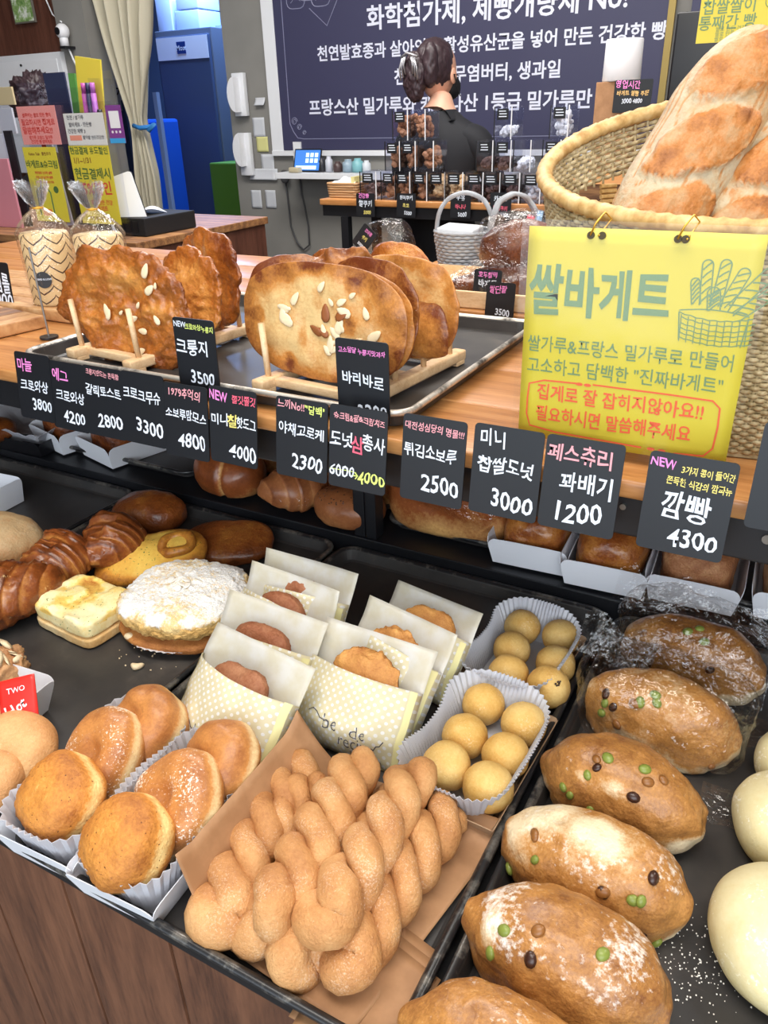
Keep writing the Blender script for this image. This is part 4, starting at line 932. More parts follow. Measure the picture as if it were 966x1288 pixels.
# ------------------------------------------------------------------ cutting boards and feather-iced cakes
A_, B_ = at(60, 412, z=1.101), at(0, 426, z=1.101); d_ = (B_-A_).normalized(); a_ = math.degrees(math.atan2(-d_.y, -d_.x))
t = thing('cutting_board', 'pale and dark striped wooden cutting board at the left border', 'cutting board', A_, rotz(a_))
for k in range(3): MB().box(-.36, 0, .001+.062*k, .061+.062*k, 0, .020, .003).make('plank', M['board'] if k != 1 else M['walnut'], t, smooth=True)
p = at(114, 414, z=1.101)
t = thing('cutting_board', 'brown wooden cutting board under the two feather-iced cakes', 'cutting board', p+Vector((0, .012, 0)), rotz(0))
for k in range(4): MB().box(-.52, 0, .001+.062*k, .061+.062*k, 0, .019, .003).make('plank', M['board'], t, smooth=True)
def icing():
    t = NT('feather_icing'); o = t.obj(); s = t.n('ShaderNodeSeparateXYZ'); t.l(o, s.inputs[0])
    an = t.math('ARCTAN2', s.outputs[1], s.outputs[0]); tri = t.math('PINGPONG', t.math('MULTIPLY', t.math('ADD', an, 3.1416), 2.1), 1.0)
    n = t.math('MULTIPLY', t.noise(30, 3), .55); f = t.math('FRACT', t.math('ADD', t.math('ADD', t.math('MULTIPLY', s.outputs[2], 62), t.math('MULTIPLY', t.math('POWER', tri, .7), 1.0)), n))
    ln = t.math('LESS_THAN', t.math('ABSOLUTE', t.math('SUBTRACT', f, .5)), .085)
    t.set(Base_Color=t.mix(ln, '#d6b98a', '#3d1f1c'), Roughness=.5); t.bump(f, .1, .001); return t.m
ICE = icing(); GOLD = flat('gold_tie', '#d9a43c', .3, .6)
for i, (px, py, s_) in enumerate([(52, 385, 1.), (118, 387, .98)]):
    c = at(px, py, z=1.1205); c.y += .036
    t = thing('feather_iced_cake', ['left cream cake with brown feathered icing on the cutting board', 'right cream cake with brown feathered icing, nearer the crackers'][i], 'cake', c, rotz(30), 'feather-iced cakes')
    h = .116*s_; mb = MB().rev([(.0, 0), (.037, 0), (.0395, .004), (.0395, h-.004), (.037, h), (0, h+.001)], 40); mb.make('cake', ICE, t, smooth=True)
    g = thing('gathered_bag', ['clear gathered bag with gold tie on the left iced cake', 'clear gathered bag with gold tie on the right iced cake'][i], 'plastic bag', c, rotz(30), 'clear gathered cake bags')
    P = []; n = 60; rings = []
    for z, r_, am in ((0, .040, .0), (.002, .0415, .0005), (h*.6, .0425, .001), (h, .044, .0015), (h+.012, .037, .003), (h+.028, .020, .0045), (h+.038, .007, .002)):
        rings.append([((r_+am*math.sin(k*2.6+z*90))*math.cos(2*math.pi*k/n), (r_+am*math.sin(k*2.6+z*90))*math.sin(2*math.pi*k/n), z) for k in range(n)])
    V, F = loft(rings, True, False); mk('bag_body', V, F, M['film'], g)
    rings = []
    for z, r_, am in ((h+.038, .006, .002), (h+.048, .012, .006), (h+.062, .018, .008), (h+.075, .023, .009)):
        rings.append([((r_+am*math.sin(k*3.1))*math.cos(2*math.pi*k/n), (r_+am*math.sin(k*3.1))*math.sin(2*math.pi*k/n), z+.008*math.sin(k*1.7)*(z > h+.07)) for k in range(n)])
    V, F = loft(rings, False, False); mk('frill', V, F, thin('bag_frill_film', '#ffffff', .80, .25, .2, 60, .8) if i == 0 else bpy.data.materials['bag_frill_film'], g, smooth=False)
    MB().tube([(.008*math.cos(a), .008*math.sin(a), h+.038) for a in np.linspace(0, 6.28, 17)[:-1]], .0016, 6, closed=True).make('tie', GOLD, g, smooth=True)
    a = math.radians(-82+(12 if i else -8)); q = thing('_', None, None) if False else None
    V = []; F = []; nn_ = 28
    for j in range(nn_): 
        u, v_ = .0135*math.cos(2*math.pi*j/nn_), .0135*math.sin(2*math.pi*j/nn_); al = a+u/.0432; V.append((.0432*math.cos(al), .0432*math.sin(al), .045+v_))
    mk('sticker', V, [tuple(range(nn_))], M['slate'], g)
    tx = text('BREAD & LOVE', .0042, M['ch_white'], g, 0, 0, off=.01, name='sticker_lettering')
    for s2 in (0,):
        me = tx.data
        for v in me.vertices:
            al = a+v.co.x/.0436; v.co = (.0436*math.cos(al), .0436*math.sin(al), .046+v.co.y)
# ------------------------------------------------------------------ wicker basket with two loaves
BC = Vector((-.062, .868)); BA, BB = .212, .150
def wick(nm, c0, c1, c2):
    t = NT(nm); n = t.noise(60, 4, .6); t.set(Base_Color=t.ramp(n, [(.3, c0), (.5, c1), (.7, c2)]), Roughness=.5, Specular_IOR_Level=.4); return t.m
WK = wick('wicker', '#8d7850', '#b5a179', '#cfbf98'); WR = wick('wicker_rim', '#a57c45', '#c9a368', '#e0c38e')
bk = thing('wicker_basket', 'large oval wicker basket holding two floured loaves, yellow sign hung on its rim', 'basket', (BC.x, BC.y, 1.101))
def rimz(s): return 1.35+.049*s+.008*s*s-1.101
def bpt(th, v, off=0.):
    """th angle round the basket, v 0 at the rim to 1 at the foot"""
    k = 1-.20*v; s = math.sin(th); z = rimz(s)*(1-v)+.004*v
    return ((BA*k+off)*math.cos(th), (BB*k+off)*s, z)
nst = 170; rows = 52; V = []; F = []
def arc(v, row, a0, a1, full):
    m = int(nst*3*(a1-a0)/(2*math.pi)); n0 = len(V); rr_ = .0021
    for i in range(m if full else m+1):
        th = a0+(a1-a0)*i/m; ph = th*nst/2; off = .0019*math.cos(ph+(math.pi if row % 2 else 0)); c = bpt(th, v, off); e = (math.cos(th), math.sin(th))
        for k in range(5):
            a = 2*math.pi*k/5; V.append((c[0]+e[0]*rr_*math.cos(a)*.8, c[1]+e[1]*rr_*math.cos(a)*.8, c[2]+rr_*1.15*math.sin(a)))
    for i in range(m):
        j = (i+1) % m if full else i+1
        for k in range(5): l = (k+1) % 5; F.append((n0+i*5+k, n0+i*5+l, n0+j*5+l, n0+j*5+k))
for r_ in range(rows):
    v = .035+.955*r_/(rows-1)
    if .20 < v < .46: arc(v, r_, R(195), R(375), False)
    else: arc(v, r_, 0, 2*math.pi, True)
mk('weave', V, F, WK, bk, kind='stuff')
mb = MB()
for i in range(nst//1):
    th = 2*math.pi*i/nst
    if i % 2: continue
    gap = R(15) < th < R(195)
    for v0, v1 in (((0, .205), (.455, 1)) if gap else ((0, 1),)): mb.tube([bpt(th, v0), bpt(th, v1)], .0015, 4)
mb.make('stakes', WK, bk, kind='stuff')
n = 240; m = 12; V = []; F = []
for i in range(n):
    th = 2*math.pi*i/n; c = bpt(th, 0); e = (math.cos(th), math.sin(th))
    for k in range(m):
        a = 2*math.pi*k/m; rr_ = .0080+.0010*math.sin(th*85+a*2); V.append((c[0]+e[0]*rr_*math.cos(a), c[1]+e[1]*rr_*math.cos(a), c[2]+rr_*math.sin(a)*.95))
    j = (i+1) % n; F += [(i*m+k, i*m+(k+1) % m, j*m+(k+1) % m, j*m+k) for k in range(m)]
mk('rim', V, F, WR, bk)
for th in (R(146), R(84)):
    a, b = Vector(bpt(th, .22)), Vector(bpt(th, .47)); mb = MB()
    d = Vector((-math.sin(th), math.cos(th), 0)).normalized()
    for k in range(14):
        q = a.lerp(b, k/13); mb.tube([q-d*.011, q+d*.011], .0026, 6)
    mb.make('handle_post', WR, bk)
MB().ext([(BA*.8*math.cos(x), BB*.8*math.sin(x)) for x in np.linspace(0, 6.28, 49)[:-1]], 0, .005).make('base', WK, bk)
BE = 22
def batard(A, B, r, seed, label, up=(.25, -1, .25), patches=4):
    A, B = Vector(A), Vector(B); ax = (B-A); L = ax.length/2; ax.normalize(); upv = Vector(up); zz = (upv-ax*upv.dot(ax)).normalized(); yy_ = zz.cross(ax)
    m_ = Matrix((ax, yy_, zz)).transposed().to_4x4(); t = thing('floured_loaf', label, 'bread loaf', (A+B)/2, m_, 'floured loaves in the wicker basket')
    P, F, D = blob(L, r, r*.86, 2.0, 2., 6, seed, 0)
    fx = np.clip(np.abs(P[:, 0])/L, 0, 1); full = np.sqrt(np.maximum(1-fx**3.2, 1e-4))/np.sqrt(np.maximum(1-fx**2, 1e-4)); P[:, 1] *= full; P[:, 2] *= full
    an = np.arctan2(P[:, 1], P[:, 2]); tt = an*r
    P = P+D*(fbm(P, 20, seed, 2)*.002)[:, None]
    mask = np.zeros(len(P)); lip = np.zeros(len(P))
    for k in range(patches):
        xc = L*.72-.075*k-.01; be = R(BE); dx = P[:, 0]-xc; p = dx*math.cos(be)-(tt)*math.sin(be); q = dx*math.sin(be)+tt*math.cos(be)
        e = 1-(p/.046)**2-(q/.0155)**2; e += .25*noise(P, 60, seed+k); mask = np.maximum(mask, sstep(-.25, .35, e)*(np.abs(an) < 2)); lip = np.maximum(lip, np.exp(-((e-.0)/.10)**2)*(q < 0)*(np.abs(an) < 2))
    crk = np.exp(-(np.abs(noise(P*[1, 2, 2], 32, seed+3))/.05)**2)*(1-mask)
    P = P+D*(mask*(.0035+.0028*np.abs(fbm(P, 70, seed+1, 3)))+lip*.0045-crk*.0012)[:, None]
    bake = np.where(mask > .3, .46+.35*fbm(P, 45, seed+4, 3), .12+.25*crk)+.25*lip
    du = (1-mask)*(.62+.22*noise(P, 30, seed+6)-.7*crk)+mask*.18
    mk('crust', P, F, B_BAG, t, bake=np.clip(bake, 0, 1), dust=np.clip(du, 0, .9)); return t
batard(at(768, 375, Y=.800), at(944, 76, Y=.930), .046, 4, 'front floured loaf with orange slashes, leaning out of the wicker basket')
batard(at(862, 385, Y=.835), at(1052, 100, Y=.97), .050, 9, 'greyer floured loaf behind the front one, cut off by the right border')
# ------------------------------------------------------------------ yellow sign
sg = thing('yellow_sign', 'laminated yellow sign with green lettering hanging from the wicker basket', 'sign', (-.137, .693, 1.112), (R(90), 0, R(0)))
SW, SH = .192, .196
YEL = flat('yellow_sign_paper', '#d0bf3a', .5); GRN = flat('sign_green_ink', '#6f8a62', .6); REDI = flat('sign_red_ink', '#e2603c', .6)
V, F = grid(16, 16, lambda u, v: ((u-.5)*SW, v*SH, .0015*math.sin(u*4+v*2))); solid(mk('yellow_sheet', V, F, YEL, sg), .0005, -1)
V, F = grid(16, 16, lambda u, v: ((u-.5)*(SW+.013), -.006+v*(SH+.012), .0009+.0015*math.sin(u*4+v*2))); mk('laminate', V, F, M['lam'], sg)
def zs(x, y): return .0006+.0015*math.sin((x/SW+.5)*4+(y/SH)*2)
def sline(s, u0, u1, v, sz, mat, off=.01, seed=1, nm='lettering'):
    o = text(s, sz, mat, sg, ((u0+u1)/2-.5)*SW, (1-v)*SH, 0, nm, off, warp=.03, seed=seed, maxw=(u1-u0)*SW)
    for q in o.data.vertices: q.co.z = zs(q.co.x, q.co.y)
    return o
sline('쌀바게트', .02, .66, .29, .046, GRN, .028)
sline('쌀가루&프랑스 밀가루로 만들어', .03, .96, .53, .0165, GRN, .008)
sline('고소하고 담백한 "진짜바게트"', .03, .93, .635, .0165, GRN, .008)
sline('집게로 잘 잡히지않아요!!', .09, .87, .765, .0170, REDI, .016)
sline('필요하시면 말씀해주세요', .09, .83, .875, .0170, REDI, .016)
def ln(pts, r, mat, nm='drawn_line', p=sg):
    n = len(pts); V = []; F = []
    for i, (x, y) in enumerate(pts):
        a = pts[max(0, i-1)]; b = pts[min(n-1, i+1)]; dx, dy = b[0]-a[0], b[1]-a[1]; q = math.hypot(dx, dy) or 1
        for s_ in (-1, 1): X, Y_ = x-s_*dy/q*r, y+s_*dx/q*r; V.append((X, Y_, zs(X, Y_)))
    return V, [(2*i, 2*i+1, 2*i+3, 2*i+2) for i in range(n-1)]
def uv(u, v): return ((u-.5)*SW, (1-v)*SH)
bo = MB()
for a0, pts in ((0, [(.28, .695), (.12, .70), (.045, .725), (.04, .80), (.04, .88), (.06, .94), (.20, .955), (.62, .965)]), (0, [(.36, .692), (.70, .695), (.90, .70), (.935, .73), (.94, .82), (.935, .92), (.90, .962), (.77, .97)])):
    bo.add(*ln([uv(*q) for q in pts], .0008, REDI))
for u, v in ((.295, .697), (.335, .697), (.665, .965), (.715, .967)):
    bo.add([(*[a+b for a, b in zip(uv(u, v), (.0035*math.cos(k*.52), .0016*math.sin(k*.52)))], zs(*uv(u, v))) for k in range(12)], [tuple(range(12))])
bo.make('drawn_frame', REDI, sg)
bd = MB()
def stick(u, v, L_, w_, an):
    c, s_ = math.cos(R(an)), math.sin(R(an)); pts = []
    for k in range(15):
        a = math.pi*k/14; pts.append((w_*math.cos(a), L_+w_*math.sin(a)))
    pts = [(w_, 0)]+pts+[(-w_, 0)]; o_ = uv(u, v); bd.add(*ln([(o_[0]+x*c-y*s_, o_[1]+x*s_+y*c) for x, y in pts], .0005, GRN))
    for k in range(5):
        y = L_*(.15+.2*k); q = [(-w_*.8, y-.002), (0, y+.0015), (w_*.8, y+.004)]; bd.add(*ln([(o_[0]+x*c-y_*s_, o_[1]+x*s_+y_*c) for x, y_ in q], .0006, GRN))
for a in ((.765, .29, .018, .0035, 10), (.80, .29, .032, .0042, 4), (.845, .29, .033, .0042, -5), (.875, .30, .031, .0045, -22), (.90, .31, .040, .0048, -38), (.93, .33, .030, .0045, -48), (.84, .31, .014, .005, 8)): stick(*a)
for v_ in (.325, .345, .37, .39, .41, .43): bd.add(*ln([uv(.70+.30*k/12+.012*(v_ > .33), v_+.022*math.sin(math.pi*k/12)+.006*(k/12)+(.004 if k % 2 else 0)) for k in range(13)], .00045, GRN))
bd.add(*ln([uv(.70+.285*k/12, .318-.014*math.sin(math.pi*k/12)+.006*(k/12)) for k in range(13)], .0005, GRN))
for k in range(10): u = .712+.03*k; bd.add(*ln([uv(u, .335+.018*math.sin(math.pi*k/9)), uv(u+.004, .45+.012*math.sin(math.pi*k/9))], .0004, GRN))
for a in ((.70, .325, .715, .445), (.985, .33, .97, .455)): bd.add(*ln([uv(a[0], a[1]), uv(a[2], a[3])], .0005, GRN))
bd.make('basket_drawing', GRN, sg)
hole = flat('eyelet_hole', '#4a3d20', .6)
for u in (.285, .335, .655, .685):
    x, y = uv(u, .028); MB().ext([(x+.0032*math.cos(k*.45), y+.0032*math.sin(k*.45)) for k in range(14)], .0008, .0024).make('hole', hole, sg)
for u in (.30, .67):
    x, y = uv(u, .028); MB().tube([(x-.003, y, .003), (x+.001, y+.010, .005), (x+.006, y+.018, -.004), (x+.010, y+.012, -.012), (x+.006, y+.004, -.004), (x+.004, y, .003)], .0008, 6).make('gold_cord', GOLD, sg, smooth=True)
# ------------------------------------------------------------------ middle table behind the counter
mt_ = thing('middle_table', 'low wooden display table behind the counter with white baskets on it', 'table', (-.3, 1.52, 1.095))
for k in range(3): S('board', MB().box(-.78, .75, 1.235+.2*k, 1.434+.2*k, 1.072, 1.095, .003), M['oak'], mt_, smooth=True)
S('apron', MB().box(-.76, .73, 1.245, 1.265, 1.02, 1.0715), M['walnut'], mt_)
for x in (-.72, .68):
    for y in (1.30, 1.78): S('leg', MB().box(x-.02, x+.02, y-.02, y+.02, 0, 1.0715), M['iron'], mt_)
tr = thing('wooden_display_tray', 'shallow light wooden tray holding the film-wrapped brown breads', 'tray', (-.48, 1.355, 1.096))
MB().box(-.20, .34, -.10, .12, 0, .008).make('base', M['beech'], tr)
for a in ((-.20, .34, -.105, -.097), (-.20, .34, .117, .125), (-.205, -.197, -.105, .125), (.337, .345, -.105, .125)): MB().box(*a, 0, .028, .002).make('edge', M['beech'], tr)
for i, (px, py, ax, ay, az, lb) in enumerate([(602, 366, .055, .03, .022, 'small dark film-wrapped bread at the left of the wooden tray'), (640, 352, .075, .035, .030, 'long dark shiny film-wrapped bread on the wooden tray'), (652, 340, .07, .035, .045, 'upper dark film-wrapped bread stacked at the rear of the wooden tray'), (628, 368, .05, .03, .022, 'flat dark film-wrapped bread behind the front card')]):
    p = at(px, py, Y=1.30+.03*i); p.z = 1.106 if i != 2 else 1.15
    t = thing('wrapped_bread', lb, 'bread', p, rotz(12*i), 'film-wrapped dark breads'); P, F, D = blob(ax, ay, az, 2.3, .7, 4, 30+i, .004, 30)
    mk('crust', P, F, B_CAKE, t, bake=np.clip(.85+.3*noise(P, 20, i), 0, 1), dust=P[:, 0]*0)
    P, F, D = blob(ax*1.08, ay*1.12, az*1.15, 2.8, .8, 4, 40+i, .007, 36); mk('film', P, F, M['film'], t)
g = 'black price cards on the middle table'
card(597, 338, 1.27, [('호두찰떡', .2, 'p', .5, .16), ('바게트', .26, 'w', .5, .42), ('3000', .28, 'w', .6, .8)], 'small black card with pink heading beside the left white basket', .050, .055, 8, group=g, holder=False)
card(613, 354, 1.228, [('쌀단팥', .24, 'p', .4, .2), ('3500', .28, 'w', .6, .8)], 'small black card hanging on the edge of the wooden tray', .050, .060, 8, group=g, holder=False)
card(767, 214, 2.714, [('바게트', .26, 'w', .6, .25), ('3000', .3, 'w', .6, .75)], 'black shelf card seen through the gap under the wicker basket rim', .075, .09, 3, group='black price cards on the jar shelf', holder=False)
def white_basket(px, py, label, w_, seed, items):
    p = at(px, py, Y=1.545); p.z = 1.097
    t = thing('white_handled_basket', label, 'basket', p, rotz(seed*20), 'white woven baskets with tall handles')
    mb = MB(); r0 = w_/2
    for k in range(13):
        z = .005+.0065*k; r_ = r0*(.82+.2*k/12); m = 40
        mb.tube([((r_+.0022*math.cos(i*math.pi+k*math.pi))*math.cos(2*math.pi*i/m), (r_+.0022*math.cos(i*math.pi+k*math.pi))*math.sin(2*math.pi*i/m), z) for i in range(m)], .0036, 5, closed=True)
    mb.make('weave', flat('white_wicker', '#a2a6ac', .6) if seed == 1 else bpy.data.materials['white_wicker'], t, smooth=True, kind='stuff')
    MB().cyl((0, 0, 0), r0*.8, .006, 30).make('base', bpy.data.materials['white_wicker'], t)
    for s_ in (-.006, .006): MB().tube([(r0*math.cos(a), s_+.004*math.sin(9*a), .06+.095*math.sin(a)**.6) for a in np.linspace(.001, math.pi-.001, 24)], .0045, 6).make('handle', bpy.data.materials['white_wicker'], t, smooth=True)
    for i, (nm, lb, col, L_, x, y, tl, r_) in enumerate(items):
        q = thing(nm, lb, nm.split('_')[-1], p+Vector((x, y, .03)), (R(tl), R(tl*.7), R(i*40)), 'things kept in the white baskets'); 
        if nm == 'folded_napkin': MB().box(-.04, .04, -.03, .03, .03, .062, .004).make('napkin', flat('napkin_white', '#e6e7ea', .8), q, smooth=True)
        else: MB().tube([(0, 0, 0), (0, 0, L_)], r_, 8).make('body', flat('item_'+str(seed)+str(i), col, .5), q, smooth=True)
white_basket(583, 345, 'left white woven basket with tall handle, holding napkins', .115, 1, [('folded_napkin', 'white folded napkins in the left white basket', '', 0, -.01, 0, 3, 0), ('wrapped_snack', 'brown wrapped snack in the left white basket', '#5a4536', .09, .04, .01, 20, .012)])
white_basket(643, 346, 'right white woven basket with thin handle, holding pink pens', .095, 2, [('pink_pen', 'bright pink pen in the right white basket', '#ef3f78', .085, -.02, -.01, -14, .006), ('red_marker', 'rosy red marker in the right white basket', '#d0455c', .09, .012, 0, 14, .008), ('blue_pen', 'pale blue pen in the right white basket', '#7da3c8', .095, .034, .01, 8, .006)])
p = at(478, 303, Y=1.62); 
t = card(459, 280, 1.50, [('견과류', .2, 'p', .5, .2), ('쿠키', .22, 'y', .5, .5), ('3000', .2, 'w', .5, .8)], 'black card tilted like a diamond behind the crackers', .040, .05, 10, roll=-38, group=g, holder=False)
t = thing('clear_snack_bag', 'clear snack bag glinting behind the tilted card', 'plastic bag', Vector((at(487, 312, Y=1.56).x, 1.57, 1.097))); P, F, D = blob(.055, .03, .05, 3, .9, 4, 3, .006, 30); mk('bag', P, F, M['film'], t)
P, F, D = blob(.04, .02, .025, 2.5, .9, 3, 4, .004, 40); mk('contents', P, F, B_CAKE, t, bake=np.full(len(P), .6), dust=P[:, 0]*0)
bx('', Vector((at(487, 312, Y=1.56).x, 1.57, 1.0955-.0)), .001, .001, .001, 0, .0, 'x', nm='_drop')
for o in [o for o in bpy.data.objects if o.name.startswith('_drop')]:
    for c_ in list(o.children): bpy.data.objects.remove(c_)
    bpy.data.objects.remove(o)
# ------------------------------------------------------------------ jar shelf
YJ = 2.72; pj = at(540, 254, Y=YJ); ZJ = pj.z; xj0 = at(402, 252, Y=YJ).x; xj1 = at(900, 256, Y=YJ).x
js = thing('jar_shelf', 'narrow wooden shelf with dark steel frame carrying the rows of clear jars', 'shelf', ((xj0+xj1)/2, YJ+.15, ZJ))
S('shelf_board', MB().box(xj0, xj1, YJ, YJ+.30, ZJ-.022, ZJ, .003), M['oak'], js, smooth=True)
S('frame', MB().box(xj0+.005, xj1, YJ+.012, YJ+.29, ZJ-.062, ZJ-.0225), M['iron'], js)
for x in (at(432, 270, Y=YJ).x, xj1-.08):
    for y in (YJ+.02, YJ+.26): S('leg', MB().box(x-.016, x+.016, y-.015, y+.015, 0, ZJ-.0625), M['iron'], js)
CK = [flat('jar_cookies_'+n_, c_, .6, 0, .6, 60, .1) for n_, c_ in (('brown', '#b07c58'), ('tan', '#e3c090'), ('dark', '#6b5048'), ('white', '#eceef2'))]
def jar(px, base_y, cx, lab, label, w_=.068, h=.098, lvl=0, fill=.8):
    x = at(px, 250, Y=YJ+.02).x; z = ZJ+.0005+lvl*.1005
    t = thing('cookie_jar', label, 'jar', (x, YJ+.075, z), (0, 0, 0), 'clear jars of cookies')
    mb = MB(); d = .058
    mb.box(-w_/2, w_/2, -d, d, 0, .003)
    for a in ((-w_/2, w_/2, -d, -d+.002), (-w_/2, w_/2, d-.002, d), (-w_/2, -w_/2+.002, -d, d), (w_/2-.002, w_/2, -d, d)): mb.box(*a, .003, h-.004)
    mb.make('jar_wall', M['acrylic'], t); MB().box(-w_/2, w_/2, -d, d, h-.004, h, .001).make('lid', M['acrylic'], t)
    for s_ in (-1, 1): MB().box(s_*(w_/2-.001)-.0015, s_*(w_/2-.001)+.0015, -d-.0015, -d+.0015, 0, h).make('painted_edge', M['offwhite'] if s_ > 0 else M['iron'], t)  # white right edge paints a glint, dark left edge paints shade
    rnd = random.Random(int(px)+lvl*7); I = np.array(ico(1)[0]); mb = MB(); s_ = .0125
    for k in range(64):
        q = I*[s_, s_*.8, s_*.6] @ np.array(Euler((rnd.uniform(0, 3), rnd.uniform(0, 3), 0)).to_matrix()).T
        mb.add((q+[rnd.uniform(-w_/2+.015, w_/2-.015), rnd.uniform(-d+.014, d-.016), .014+rnd.random()*(h*fill-.02)]).tolist(), ico(1)[1])
    mb.make('cookies', CK[cx], t, kind='stuff')
    if lab:
        lb_ = MB().box(-w_*.32, w_*.32, -d-.003, -d-.0018, h*.60, h-.006).make('label', M['slate'], t)
        m2 = MB()
        for k in range(3): m2.box(-w_*.22+.002*(k == 1), w_*.22-.003*(k == 2), -d-.0036, -d-.003, h*.70+.008*k-.001, h*.70+.008*k+.0016)
        m2.make('lettering', M['ch_white'], lb_, kind='stuff')
    return t
side = lambda k: ['leftmost', 'second', 'third', 'fourth', 'fifth', 'sixth', 'seventh', 'eighth', 'ninth', 'tenth', 'eleventh', 'twelfth'][k]
r1 = [(464, 2), (489, 0), (507, 0), (528, 0), (549, 1), (571, 1), (596, 2), (617, 2), (641, 2), (667, 3), (697, 3), (740, 3)]
for k, (px, c_) in enumerate(r1): jar(px, 250, c_, 1, ['grey-looking jar at the left end of the bottom row, above the first shelf card', 'brown cookie jar, second in the bottom row', 'brown cookie jar, third in the bottom row', 'brown cookie jar, fourth in the bottom row', 'pale biscuit jar left of its twin in the bottom row', 'pale ring-biscuit jar right of its twin in the bottom row', 'dark jar just right of the pale biscuit jars', 'dark jar above the rightmost shelf card', 'dark jar left of the white meringue jar', 'white meringue jar left of the wicker basket', 'white jar partly behind the wicker basket', 'white jar glimpsed under the wicker basket rim'][k], w_=(.062 if k in (1, 2, 3) else .070), fill=(.55 if c_ == 2 else .85))
for k, (px, c_) in enumerate([(495, 0), (514, 0), (536, 0), (608, 2), (630, 2), (654, 3), (690, 3)]): jar(px, 214, c_, k not in (2, 5), ['left jar of the middle level in the left pyramid', 'labelled centre jar of the middle level in the left pyramid', 'unlabelled right jar of the middle level in the left pyramid', 'left jar of the middle level in the right pyramid', 'centre jar of the middle level in the right pyramid', 'emptier unlabelled jar of the middle level, right pyramid', 'middle-level jar beside the wicker basket rim'][k], w_=.062, lvl=1, fill=.8 if k < 3 else .45)
for k, (px, c_) in enumerate([(505, 0), (526, 0), (629, 3), (697, 3)]): jar(px, 178, c_, k not in (1,), ['labelled top jar of the left pyramid', 'unlabelled top jar of the left pyramid in front of the person', 'single pale jar on top of the right pyramid', 'top jar of white meringues beside the wicker basket rim'][k], w_=.062, lvl=2, fill=.85 if k != 2 else .4)
g = 'black price cards on the jar shelf'
for k, (px, py, ls, lb) in enumerate([(448, 243, [('건강빵', .22, 'p', .4, .12), ('쌀쿠키', .28, 'w', .5, .45), ('5000', .22, 'y', .6, .82)], 'shelf card with pink top line at the left end of the jar shelf'), (499, 243, [('현미쿠키', .2, 'w', .5, .2), ('초코', .2, 'y', .5, .5), ('5500', .22, 'w', .6, .82)], 'second shelf card from the left, under the brown cookie jars'), (567, 243, [('우유', .26, 'w', .5, .2), ('바나나', .2, 'r', .5, .55), ('5000', .24, 'w', .6, .85)], 'shelf card under the pale biscuit jars'), (617, 242, [('카카오', .24, 'w', .5, .25), ('머랭쿠키', .2, 'r', .5, .62), ('5000', .22, 'w', .7, .88)], 'rightmost shelf card, under the dark jars')]):
    card(px, py, YJ-.006, ls, lb, .078 if k else .08, .082, 3, group=g, holder=False, name='shelf_card')
p = at(425, 250, Y=YJ+.02); t = thing('tissue_basket', 'tan woven tissue basket at the left end of the jar shelf', 'basket', (p.x, YJ+.10, ZJ+.0005))
mb = MB()
for k in range(6): mb.tube([(x*(1+.012*math.sin(i*2.4+k*3.1)), y*(1+.02*math.sin(i*2.4+k*3.1)), .005+.009*k) for i, (x, y) in enumerate(rr(.062+.001*k, .045+.001*k, .012, 8))], .0052, 6, closed=True)
mb.make('weave', flat('tan_weave', '#b08a62', .6), t, smooth=True, kind='stuff'); MB().box(-.055, .055, -.04, .04, .0, .050).make('inner_box', flat('tan_weave_inner', '#9a7752', .7), t)
V, F = grid(14, 14, lambda u, v: ((u-.5)*.11, (v-.5)*.08, .052+.022*math.exp(-((u-.5)**2+(v-.5)**2)*9)+.006*math.sin(u*14)*math.sin(v*9))); mk('tissue', V, F, M['white'], t)
MB().box(.035, .050, -.035, .03, .05, .075).make('yellow_packet', flat('packet_yellow', '#d9cf8e', .5), t)
# ------------------------------------------------------------------ person in black behind the jar shelf
def skin_body(name, pts, edges, mat, parent, sub=2):
    me = bpy.data.meshes.new(name); me.from_pydata([p[0] for p in pts], edges, []); o = bpy.data.objects.new(name, me); COL.objects.link(o)
    m = o.modifiers.new('skin', 'SKIN'); s = o.modifiers.new('sub', 'SUBSURF'); s.levels = sub; s.render_levels = sub
    for i, p in enumerate(pts): me.skin_vertices[0].data[i].radius = p[1] if hasattr(p[1], '__len__') else (p[1], p[1])
    me.skin_vertices[0].data[0].use_root = True
    bpy.context.view_layer.update(); dg = bpy.context.evaluated_depsgraph_get(); nm = bpy.data.meshes.new_from_object(o.evaluated_get(dg)); o.modifiers.clear(); o.data = nm; nm.materials.clear(); nm.materials.append(mat)
    for p in nm.polygons: p.use_smooth = True
    o.parent = parent; return o
SKIN = bread('person_skin', '#d9a88e', '#cf9a80', '#b98068', .5, 12, .1, '#fff', .1); HAIR = NT('dark_hair'); HAIR.set(Base_Color=HAIR.ramp(HAIR.noise(8, 3, .5, HAIR.map((60, 60, 3))), [(.3, '#1c1518'), (.7, '#47343a')]), Roughness=.42); HAIR = HAIR.m
CLO = flat('black_cloth', '#15161c', .8, 0, .3, 60); APR = flat('black_apron', '#0e0e12', .7)
YP = 3.12; c = at(556, 150, Y=YP); xp = c.x; zsh = at(556, 168, Y=YP).z
pe = thing('person', 'person seen from behind in black clothes, dark hair held up by a claw clip', 'person', (xp, YP, 0), rotz(-12))
zs_ = zsh+.035
